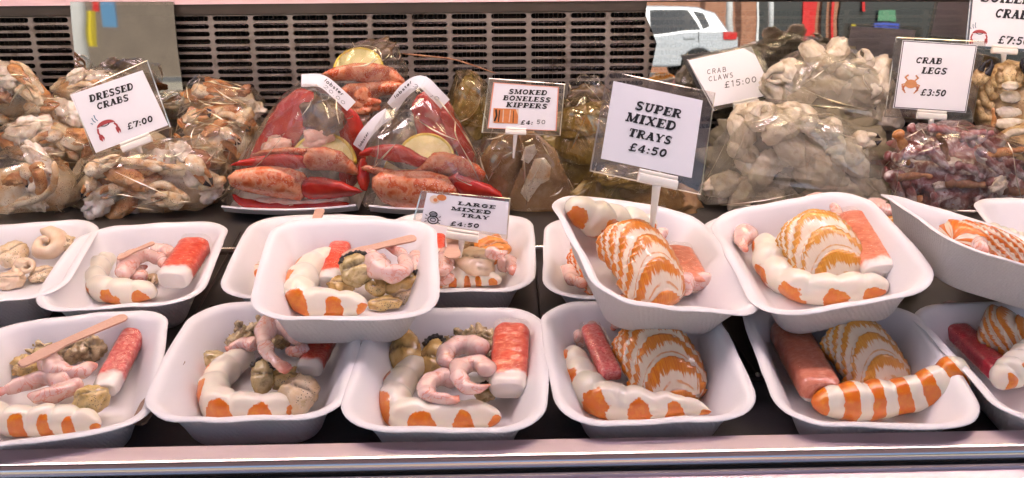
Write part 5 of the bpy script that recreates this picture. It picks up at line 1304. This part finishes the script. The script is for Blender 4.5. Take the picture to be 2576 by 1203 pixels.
def crab_bag(label, outline, yc, d, seed, n, claws=(), extra=None, folds=8, film='film', size=(16, 34)):
    cx = sum(p[0] for p in outline) / len(outline); cy = sum(p[1] for p in outline) / len(outline)
    base = on_y(cx, max(p[1] for p in outline), yc); base.z = max(0, base.z)
    t = empty('bagged_crab', base, label, 'bagged crab', 'bags of dressed crab'); rr = random.Random(seed)
    film_part(t, outline, yc, d, film, seed, folds)
    x0, x1 = min(p[0] for p in outline), max(p[0] for p in outline); y0, y1 = min(p[1] for p in outline), max(p[1] for p in outline)
    sm = [(cx + (x - cx) * .84, cy + (y - cy) * .82 + 4) for x, y in outline]
    # upturned shell that carries the meat
    s_ = piece(t, 'crab_shell', cx, cy + (y1 - y0) * .12, yc + .006, (x1 - x0) * .43, (y1 - y0) * .36, 'crabcream', rr.uniform(-8, 8), seed, .14, 0, .75)
    k = 0; tries = 0; used_ = []; n = int(n * .8)
    for i in range(max(2, n // 4)):      # bent legs
        lx, ly = rr.uniform(x0 + (x1 - x0) * .25, x1 - (x1 - x0) * .25), rr.uniform(y0 + (y1 - y0) * .35, y1 - (y1 - y0) * .2); sx = rr.choice((-1, 1)); L_ = (x1 - x0) * rr.uniform(.14, .22)
        limb(t, 'crab_leg', [(lx - sx * L_, ly + rr.uniform(0, 26)), (lx, ly - rr.uniform(8, 24)), (lx + sx * L_, ly + rr.uniform(-4, 22))], yc - d * rr.uniform(.5, .66), size[0] * .8, size[0] * .42, rr.choice(('crabcream', 'crabshell', 'crabcream')), .8, seed + i, 2)
    while k < n and tries < 900:
        tries += 1
        px, py = rr.uniform(x0, x1), rr.uniform(y0, y1)
        if not inside(px, py, sm): continue
        if any(math.hypot(px - a_, py - b_) < size[0] * 1.25 for a_, b_ in used_): continue
        used_.append((px, py)); q = rr.random(); r_ = rr.uniform(*size) * 1.4; an = rr.uniform(-60, 60)
        dep = yc - d * rr.uniform(.30, .60)
        if q < .34: piece(t, 'meat', px, py, dep, r_ * 1.25, r_ * .85, 'crabmeat', an, seed * 31 + k, .55, 0, .6)
        elif q < .60: piece(t, 'claw_palm', px, py, dep, r_ * 1.6, r_ * .66, 'crabcream', an, seed * 31 + k, .20, 0, .8)
        elif q < .90: piece(t, 'shell_piece', px, py, dep, r_ * 1.4, r_ * .6, 'crabshell', an, seed * 31 + k, .34, 0, .6)
        else: piece(t, 'brown_meat', px, py, dep, r_ * .8, r_ * .6, 'crabdark', an, seed * 31 + k, .4)
        k += 1
    for q in claws: claw(t, q[0], q[1], q[2], q[3], yc - d * .62, q[4], *(q[5:] or ()), seed=seed + int(q[0]))
    return t
# dressed crabs, left part of the case
t = crab_bag('bagged dressed crab at the left edge, black claw tip inside its open shell', [(-75, 410), (20, 366), (74, 360), (135, 392), (186, 440), (192, 482), (165, 540), (110, 556), (-60, 558)], 1.15, .055, 11, 9, [(60, 418, 78, 478, 15)], size=(14, 26))
v_ = [(136, 405), (140, 440), (128, 478), (98, 500), (60, 512), (20, 520)]
limb(t, 'shell_rim', v_, 1.15 - .05, 9, 8, 'crabcream'); limb(t, 'crab_leg', [(92, 425), (104, 462), (100, 492)], 1.15 - .044, 17, 12, 'crabshell')
crab_bag('bagged dressed crab in the front left with a black claw at its lower left', [(205, 398), (290, 378), (430, 346), (500, 346), (560, 372), (580, 420), (572, 482), (520, 532), (420, 552), (205, 546), (172, 512), (188, 440)], 1.145, .06, 12, 20,
         [(225, 430, 305, 392, 20, 'crabcream', 'crabcream', None), (235, 455, 206, 500, 15), (480, 400, 535, 470, 22), (300, 470, 250, 495, 18, 'crabcream', 'crabshell', None), (455, 505, 380, 500, 24, 'crabcream', 'crabcream', None)], folds=12)
crab_bag('bagged crab behind the left edge bag with orange shell showing', [(-30, 330), (60, 300), (140, 300), (210, 332), (262, 370), (250, 430), (0, 430)], 1.225, .05, 13, 11, [(150, 340, 90, 352, 18, 'crabcream', 'crabshell', None)])
crab_bag('bagged crab left of the dressed crabs sign, long orange shell under clear film', [(16, 300), (45, 250), (100, 230), (175, 244), (196, 290), (180, 330), (20, 330)], 1.27, .045, 14, 7, [(70, 272, 150, 262, 18, 'crabcream', 'crabshell', None)])
crab_bag('bagged crab topmost at the left edge before the grille', [(-50, 190), (0, 152), (50, 158), (98, 196), (108, 260), (80, 310), (-50, 310)], 1.275, .05, 15, 9, [(30, 170, 80, 215, 16, 'crabshell', 'crabshell', None)], size=(14, 26))
crab_bag('bagged crab low before the mirrored white post', [(126, 244), (150, 196), (200, 176), (270, 172), (340, 190), (350, 260), (140, 268)], 1.28, .03, 16, 7, size=(12, 22))
crab_bag('bagged crab with bright folds beside the lobster bags, topmost of its pile', [(452, 262), (462, 212), (500, 192), (560, 202), (640, 222), (668, 262), (640, 292), (470, 290)], 1.265, .04, 17, 8, [(490, 226, 560, 244, 18, 'crabcream', 'crabshell', None)], folds=12, size=(12, 24))
crab_bag('bagged crab in the middle of the pile left of the lobster bags', [(440, 340), (446, 290), (480, 252), (560, 246), (640, 262), (664, 320), (640, 350)], 1.235, .045, 18, 10, [(470, 300, 540, 280, 18), (600, 300, 630, 330, 15)], folds=10, size=(13, 26))
crab_bag('bagged crab lowest of the pile, right behind the front left crab bag', [(430, 420), (436, 340), (470, 306), (560, 302), (650, 320), (620, 400), (600, 430)], 1.20, .045, 19, 10, [(560, 330, 608, 362, 16)], folds=10, size=(13, 26))
crab_bag('bagged pale crab behind the dressed crabs sign', [(200, 420), (215, 340), (260, 300), (380, 290), (445, 320), (440, 420)], 1.22, .04, 21, 12, size=(14, 26))
# ---- lobsters
def lemon(t, px, py, y, rpx, a0, a1, tilt=0, flat=.5):
    P = on_y(px, py, y); s_ = scale_at(P) * rpx; rot = frame(CR * math.cos(R(tilt)) + CU * math.sin(R(tilt)), (-CF * flat + CU * (1 - flat)).normalized())
    n = 22; g = G(); A = [R(a0 + (a1 - a0) * i / n) for i in range(n + 1)]
    th = .003
    v = [P + rot @ Vector((0, 0, th))] + [P + rot @ Vector((math.cos(a) * s_ * .90, math.sin(a) * s_ * .90, th)) for a in A] + [P + rot @ Vector((math.cos(a) * s_ * .90, math.sin(a) * s_ * .90, -th)) for a in A] + [P - rot @ Vector((0, 0, th))]
    m_ = n + 1; f = [(0, i, i + 1) for i in range(1, m_)] + [(2 * m_ + 1, m_ + i + 1, m_ + i) for i in range(1, m_)] + [(0, 1, m_ + 1, 2 * m_ + 1), (0, 2 * m_ + 1, 2 * m_, m_)]
    g.add(v, f); o = g.build('lemon_slice', M['lemon'], t)
    v, f, a = tube([P + rot @ Vector((math.cos(q) * s_ * .95, math.sin(q) * s_ * .95, 0)) for q in A], lambda u: (s_ * .07, th * 1.25), rot @ Vector((0, 0, 1)), 40, 10); mesh('rind', v, f, M['lemon_rind'], o)
def strip_label(t, pts, y, wpx, texts, name='paper_label'):
    C_ = catmull([on_y(a, b_, y + (c[0] if c else 0)) for a, b_, *c in pts], 24); s_ = scale_at(C_[0]); g = G(); hw = wpx * s_ / 2
    n = -CF; v = []
    for i, p in enumerate(C_):
        tg = (C_[min(23, i + 1)] - C_[max(0, i - 1)]).normalized(); sd_ = n.cross(tg).normalized()
        bowd = n * 0
        v += [p + sd_ * hw, p - sd_ * hw, p + sd_ * hw - n * .0006, p - sd_ * hw - n * .0006]
    f = []
    for i in range(23):
        a = 4 * i; f += [(a, a + 1, a + 5, a + 4), (a + 2, a + 6, a + 7, a + 3), (a, a + 4, a + 6, a + 2), (a + 1, a + 3, a + 7, a + 5)]
    g.add(v, f); o = g.build(name, M['paper'], t)
    g = G()
    for txt, k0, k1, off, h, thin in texts:
        L, Rr = C_[int(k0 * 23)], C_[int(k1 * 23)]; tg = (Rr - L).normalized(); sd_ = n.cross(tg).normalized()
        lettering(g, txt, L + sd_ * off * s_ + n * .0028, Rr + sd_ * off * s_ + n * .0028, h * s_, n, .1, thin, False)
    g.build('lettering', M['ink'], o)
def base_tray(t, x0, x1, y0, y1, yc):
    a, b_ = on_y(x0, y1, yc - .05), on_y(x1, y1, yc - .05); s_ = scale_at(a); g = G(); n = 9
    v = []
    zt_ = on_y((x0 + x1) / 2, y0, yc - .055).z; zt_ = max(.02, zt_)
    for i in range(n):
        k = i / (n - 1); x = a.x + (b_.x - a.x) * k; bow = .012 * (1 - (2 * k - 1) ** 2)
        for yy, z in ((yc - .045 - bow, zt_ * .3), (yc - .055 - bow, zt_ * .5), (yc - .062 - bow, zt_ - .002), (yc - .066 - bow, zt_), (yc - .062 - bow, zt_ + .001), (yc - .05 - bow, zt_ - .012), (yc + .05, zt_ - .014), (yc + .055, .003)):
            v.append((x, yy, max(.002, z)))
    g.add(v, [(i * 8 + j, i * 8 + j + 1, i * 8 + j + 9, i * 8 + j + 8) for i in range(n - 1) for j in range(7)]); return g.build('tray', M['foam'], t, True)
def lob(label, outline, yc):
    base = on_y(sum(p[0] for p in outline) / len(outline), max(p[1] for p in outline), yc); base.z = max(0, base.z)
    return empty('bagged_lobster', base, label, 'bagged lobster', 'bags of dressed lobster')
O1 = [(562, 572), (566, 490), (590, 430), (640, 335), (700, 250), (762, 196), (800, 196), (856, 232), (888, 290), (906, 380), (912, 480), (902, 560)]
t = lob('tall cellophane bag of dressed lobster on the left, with red finger pointing right', O1, 1.155); YL = 1.155
film_part(t, O1, YL, .068, 'film_lob', 31, 9, (.84, .45), .003)
base_tray(t, 572, 904, 512, 560, YL)
shell_plate(t, [(640, 470), (680, 390), (730, 300), (785, 232)], YL, 92, 'lobred', seed=1)
shell_plate(t, [(870, 470), (888, 400), (885, 330), (860, 270)], YL - .005, 64, 'lobred', seed=2)
piece(t, 'tomalley', 812, 292, YL - .006, 48, 56, 'tomalley', 60, 3, .3)
piece(t, 'lobster_meat', 800, 345, YL - .015, 40, 26, 'lobmeat', 20, 7, .5); piece(t, 'lobster_meat', 692, 372, YL - .030, 40, 26, 'lobmeat', 25, 4, .35)
lemon(t, 812, 412, YL - .034, 84, 14, 166, -12, .72)
inflate(t, 'claw_palm', Z2([(350, 190), (400, 150), (380, 130), (520, 120), (640, 150), (720, 220), (775, 300), (700, 295), (560, 268), (420, 268), (345, 240)]), YL - .044, 26, 'loborange', seed=1)
inflate(t, 'claw_finger', Z2([(-180, 238), (-100, 205), (30, 178), (200, 163), (362, 178), (366, 258), (240, 264), (80, 252), (-100, 246)]), YL - .046, 22, 'lobred', seed=2)
inflate(t, 'claw_finger', Z2([(-20, 165), (60, 128), (240, 108), (400, 122), (350, 168), (160, 164)]), YL - .038, 16, 'loborange', seed=3)
inflate(t, 'claw_palm', Z2([(-185, 335), (-120, 290), (-20, 275), (100, 265), (250, 280), (340, 310), (372, 350), (352, 400), (362, 450), (320, 488), (200, 472), (80, 456), (-60, 430), (-160, 400)]), YL - .058, 36, 'loborange', seed=4)
inflate(t, 'claw_finger', Z2([(348, 380), (420, 340), (520, 345), (640, 370), (740, 410), (788, 436), (700, 466), (560, 482), (420, 486), (356, 460)]), YL - .060, 26, 'lobred', seed=5)
shell_plate(t, [(584, 488), (620, 512), (740, 520), (880, 512)], YL - .054, 26, 'lobred', 'shell', .5, 5)
shell_plate(t, [(640, 502), (740, 506), (850, 500)], YL - .056, 16, 'lobmeat', 'lobster_meat', .5, 6)
strip_label(t, [(758, 203, -.028), (808, 204, -.032), (850, 236, -.034), (884, 268, -.032)], YL, 32, [('lobster', .40, .80, 3, 9, None), ('20.00', .45, .95, -11, 9, .10)])
O2 = [(912, 560), (902, 470), (900, 390), (915, 330), (965, 265), (1030, 203), (1070, 196), (1125, 250), (1185, 340), (1245, 440), (1268, 500), (1250, 545), (1000, 560)]
t = lob('tall cellophane bag of dressed lobster on the right, with red finger pointing left', O2, 1.15); YL = 1.15
film_part(t, O2, YL, .068, 'film_lob', 32, 10, (.84, .45), .003)
base_tray(t, 935, 1240, 510, 556, YL)
shell_plate(t, [(1080, 420), (1100, 350), (1085, 280), (1050, 240)], YL, 100, 'lobred', seed=3)
shell_plate(t, [(1190, 440), (1170, 380), (1140, 320), (1110, 280)], YL - .004, 40, 'lobred', seed=4)
piece(t, 'lobster_meat', 1000, 350, YL, 54, 40, 'tomalley', 60, 3, .3)
lemon(t, 1072, 402, YL - .03, 72, 10, 170, -14, .72); lemon(t, 1010, 428, YL - .036, 44, 150, 360, 0, .8)
inflate(t, 'claw_finger', Z2([(778, 192), (800, 150), (860, 115), (960, 97), (1080, 97), (1150, 125), (1220, 165), (1288, 190), (1240, 252), (1180, 242), (1100, 216), (1000, 206), (880, 178), (800, 172)]), YL - .046, 24, 'lobred', seed=6)
inflate(t, 'claw_palm', Z2([(818, 265), (870, 238), (960, 254), (1080, 275), (1200, 270), (1250, 235), (1320, 165), (1400, 158), (1520, 190), (1640, 240), (1694, 300), (1670, 348), (1560, 336), (1450, 316), (1300, 302), (1150, 306), (1000, 328), (880, 292)]), YL - .048, 28, 'loborange', seed=7)
inflate(t, 'claw_palm', Z2([(905, 345), (960, 308), (1060, 298), (1200, 298), (1320, 308), (1430, 338), (1502, 390), (1512, 450), (1490, 492), (1230, 560), (1100, 550), (960, 494), (896, 410)]), YL - .058, 40, 'loborange', seed=8)
inflate(t, 'claw_finger', Z2([(1450, 345), (1500, 318), (1530, 306), (1545, 325), (1620, 345), (1750, 385), (1820, 430), (1856, 492), (1700, 482), (1560, 468), (1485, 412)]), YL - .060, 26, 'lobred', seed=9)
piece(t, 'shell', 914, 440, YL - .04, 16, 40, 'lobred', 5, 5, .15)
strip_label(t, [(985, 270, -.02), (1020, 226, -.03), (1060, 206, -.034), (1095, 236, -.034), (1120, 262, -.03)], YL, 32, [('lobster', .15, .5, 4, 9, None), ('20.00', .5, .95, -8, 10, .10)])
strip_label(t, [(900, 372, -.03), (918, 340, -.035), (950, 305, -.035), (978, 285, -.034)], YL, 30, [('lobster', .05, .45, -6, 8, None)])
O3 = [(822, 320), (832, 200), (850, 150), (888, 108), (955, 96), (1000, 118), (1024, 170), (1020, 320)]
t = lob('cellophane bag of lobster behind the two tall ones, lemon slice on top', O3, 1.25); YL = 1.25
film_part(t, O3, YL, .045, 'film_lob', 33, 8, (.84, .5), .003)
piece(t, 'lobster_meat', 940, 130, YL + .01, 60, 30, 'tomalley', 20, 3, .3)
lemon(t, 902, 178, YL - .026, 64, 8, 172, 2, .75)
inflate(t, 'claw', Z1([(515, 560), (600, 520), (750, 488), (900, 490), (1020, 520), (1090, 590), (1112, 622), (980, 624), (840, 618), (720, 602), (600, 604)]), YL - .030, 24, 'loborange', seed=10)
inflate(t, 'claw', Z1([(650, 680), (700, 640), (840, 634), (1000, 620), (1100, 640), (1050, 702), (920, 722), (880, 802), (740, 792), (660, 732)]), YL - .034, 28, 'loborange', seed=11)
piece(t, 'lobster_meat', 915, 262, YL - .036, 40, 26, 'loborange', 10, 7, .5); piece(t, 'lobster_meat', 880, 292, YL - .03, 50, 30, 'lobmeat', -10, 8, .4)
# feeler lying out of the bag across the grille
o = limb(None, 'lobster_feeler', [(1008, 135), (1080, 142), (1150, 152), (1250, 186)], 1.27, 2.6, 1.8, 'crabdark', lumpm=.0003)
tag(o, 'thin dark red lobster feeler reaching across the back grille', 'lobster feeler')
# ---- kippers
def kipper_bag(label, outline, yc, d, pieces, film, seed, folds=7):
    base = on_y(sum(p[0] for p in outline) / len(outline), max(p[1] for p in outline), yc); base.z = max(0, base.z)
    t = empty('bagged_kipper', base, label, 'bagged kipper', 'bags of smoked kippers')
    film_part(t, outline, yc, d, film, seed, folds, (.85, .5), .004)
    for i, (px, py, rx, ry, an, mt) in enumerate(pieces): piece(t, 'fillet', px, py, yc - d * .4 - .004 * i, rx, ry, mt, an, seed + i, .26, .12, .28, 4, 2.6)
    return t
t = kipper_bag('brown smoked kipper with pale patch in a bag behind the large mixed tray sign', [(1200, 545), (1192, 380), (1212, 340), (1270, 325), (1340, 335), (1400, 378), (1440, 450), (1452, 520), (1440, 560)], 1.14, .05, [], 'film', 41, 10)
inflate(t, 'fillet', [(1215, 400), (1255, 352), (1300, 350), (1318, 400), (1306, 470), (1290, 548), (1212, 550), (1204, 470)], 1.130, 16, 'kipper', 40, 1, .002)
inflate(t, 'fillet', [(1308, 352), (1345, 350), (1392, 386), (1424, 452), (1440, 515), (1420, 545), (1312, 548), (1286, 490), (1318, 420)], 1.122, 16, 'kipper', 40, 2, .002)
inflate(t, 'pale_skin', [(1312, 478), (1330, 440), (1344, 408), (1368, 404), (1384, 424), (1380, 452), (1352, 470), (1330, 500)], 1.116, 5, 'crabcream', 30, 3, .001)
inflate(t, 'pale_skin', [(1312, 400), (1322, 372), (1344, 366), (1350, 384), (1330, 408)], 1.116, 4, 'crabmeat', 24, 4, .001)
kipper_bag('golden kipper bag between the kipper sign and the super mixed sign', [(1380, 500), (1390, 330), (1410, 250), (1470, 230), (1545, 270), (1590, 340), (1590, 500)], 1.21, .05,
           [(1480, 300, 90, 40, 10, 'kipper_gold'), (1470, 370, 110, 44, -12, 'kipper_gold'), (1490, 440, 110, 50, 8, 'kipper_gold')], 'film_gold', 42, 8)
kipper_bag('gold tinted kipper bag standing left of the kipper sign', [(1118, 330), (1125, 250), (1150, 182), (1175, 170), (1225, 205), (1245, 270), (1240, 350)], 1.235, .04,
           [(1175, 255, 64, 36, 75, 'kipper_gold'), (1190, 300, 60, 40, 70, 'kipper_gold')], 'film_gold', 43, 6)
kipper_bag('olive kipper bag low behind the stem of the super mixed sign', [(1440, 560), (1450, 470), (1500, 410), (1600, 392), (1700, 430), (1750, 500), (1750, 560)], 1.14, .05,
           [(1530, 480, 100, 46, 20, 'kipper_gold'), (1650, 490, 110, 50, -15, 'kipper'), (1590, 440, 90, 36, 5, 'kipper_gold')], 'film_gold', 44, 8)
kipper_bag('dark crumpled kipper bag before the grille left of the super mixed sign', [(1425, 260), (1430, 205), (1460, 188), (1500, 190), (1530, 225), (1540, 280)], 1.26, .03, [(1480, 240, 50, 26, 10, 'tomalley')], 'film', 45, 5)
# ---- crab claws, crab legs, boiled crab
def heap_bag(label, cat, group, outline, yc, d, n, seed, film, maker, folds=8, name='bag_of_claws'):
    base = on_y(sum(p[0] for p in outline) / len(outline), max(p[1] for p in outline), yc); base.z = max(0, base.z)
    t = empty(name, base, label, cat, group); film_part(t, outline, yc, d, film, seed, folds, (.86, .55), .003); rr = random.Random(seed)
    cx = sum(p[0] for p in outline) / len(outline); cy = sum(p[1] for p in outline) / len(outline); sm = [(cx + (x - cx) * .86, cy + (y - cy) * .84 + 3) for x, y in outline]
    x0, x1 = min(p[0] for p in outline), max(p[0] for p in outline); y0, y1 = min(p[1] for p in outline), max(p[1] for p in outline)
    piece(t, 'claw_heap', cx, cy + 10, yc + .008, (x1 - x0) * .42, (y1 - y0) * .38, 'gap_shade' if name == 'bag_of_claws' else 'legpurple', 0, seed, .5, 0, .5, 4, 3.5)
    k = tries = 0; pts = []
    while k < n and tries < 2500:
        tries += 1; px, py = rr.uniform(x0, x1), rr.uniform(y0, y1)
        if inside(px, py, sm) and all(math.hypot(px - a, py - b_) > 20 for a, b_ in pts): pts.append((px, py)); maker(t, px, py, yc - d * rr.uniform(.30, .62), rr, k + seed * 50); k += 1
    return t
def mk_claw(t, px, py, y, rr, k):
    a = rr.uniform(0, 360); r_ = rr.uniform(30, 46); q = rr.random()
    if q < .62: piece(t, 'crab_claw', px, py, y, r_ * 1.35, r_ * .82, 'clawcream', a, k, .26, 0, .85)
    else: claw(t, px, py, px + math.cos(R(a)) * r_ * 2.1, py + math.sin(R(a)) * r_ * 1.4, y, r_ * .72, 'clawcream', 'clawcream', 'clawtip' if rr.random() < .45 else None, k)
heap_bag('large bag of cream crab claws, pale veil painted into its film, under the crab claws sign', 'bag of crab claws', 'bags of crab claws', [(1745, 555), (1762, 470), (1800, 360), (1850, 280), (1930, 250), (2020, 258), (2110, 292), (2180, 345), (2245, 420), (2292, 500), (2290, 560)], 1.15, .06, 40, 51, 'film_milky_veil', mk_claw, 10)
heap_bag('bag of crab claws with haze painted into its film, behind the large one, below the mirrored red door', 'bag of crab claws', 'bags of crab claws', [(1930, 300), (1944, 230), (1962, 150), (2040, 108), (2150, 125), (2230, 175), (2262, 240), (2250, 330)], 1.255, .045, 38, 52, 'film_haze_veil', mk_claw, 8)
def mk_leg(t, px, py, y, rr, k):
    if rr.random() < .2: return piece(t, 'frosted_meat', px, py, y, rr.uniform(16, 30), rr.uniform(10, 16), 'crabmeat', rr.uniform(-60, 60), k, .55)
    a = rr.uniform(-80, 80); L = rr.uniform(70, 130); dx, dy = math.cos(R(a)) * L / 2, math.sin(R(a)) * L / 2
    limb(t, 'crab_leg', [(px - dx, py - dy), (px + rr.uniform(-8, 8), py + rr.uniform(-8, 8)), (px + dx, py + dy)], y, rr.uniform(12, 19), rr.uniform(5, 9), ['legpurple', 'legpurple', 'legpurple', 'crabshell', 'crabdark', 'legpurple'][int(rr.random() * 6)], .8, k, 2)
heap_bag('bag of purplish red crab legs under the crab legs sign', 'bag of crab legs', None, [(2212, 520), (2222, 420), (2250, 345), (2310, 312), (2410, 305), (2500, 326), (2600, 372), (2640, 560), (2400, 570), (2290, 556)], 1.14, .055, 34, 53, 'film', mk_leg, 14, 'bag_of_crab_legs')
t = empty('boiled_crab', on_y(2540, 360, 1.235), 'whole boiled crab belly up behind the crab legs sign, black claw tips raised', 'boiled crab', 'whole boiled crabs')
piece(t, 'carapace', 2545, 250, 1.25, 110, 96, 'tan', 0, 3, .15, 0, .5)
for i, (px, py, rx, ry) in enumerate(((2542, 280, 36, 20), (2542, 244, 26, 16), (2544, 312, 44, 16), (2542, 216, 22, 12))): piece(t, 'belly_plate', px, py, 1.225 - .004 * i, rx, ry, 'clawcream', 0, i, .12, 0, .6)
for i, pts in enumerate((((2505, 250), (2485, 220), (2490, 180)), ((2500, 270), (2474, 250), (2466, 210)), ((2500, 300), (2470, 290), (2460, 250)), ((2580, 250), (2600, 220), (2590, 180)), ((2585, 270), (2610, 250), (2615, 210)), ((2560, 220), (2566, 190), (2560, 165)), ((2520, 222), (2514, 190), (2520, 165)))):
    limb(t, 'crab_leg', pts, 1.228, 13, 8, 'tan', .9, i, 2)
claw(t, 2460, 205, 2494, 150, 1.222, 20, 'tan', 'clawtip', 'clawtip', 4); claw(t, 2600, 200, 2572, 146, 1.222, 20, 'tan', 'clawtip', 'clawtip', 5)
t = empty('boiled_crab', on_y(2560, 420, 1.19), 'second boiled crab low at the right edge above the crab leg bag', 'boiled crab', 'whole boiled crabs')
piece(t, 'carapace', 2580, 360, 1.20, 90, 50, 'tan', 10, 9, .2, 0, .5); limb(t, 'crab_leg', [(2520, 355), (2545, 335), (2590, 330)], 1.175, 11, 8, 'clawcream', .9, 3, 2); limb(t, 'crab_leg', [(2490, 340), (2500, 310), (2498, 270)], 1.19, 7, 5, 'crabshell', .9, 5, 2)
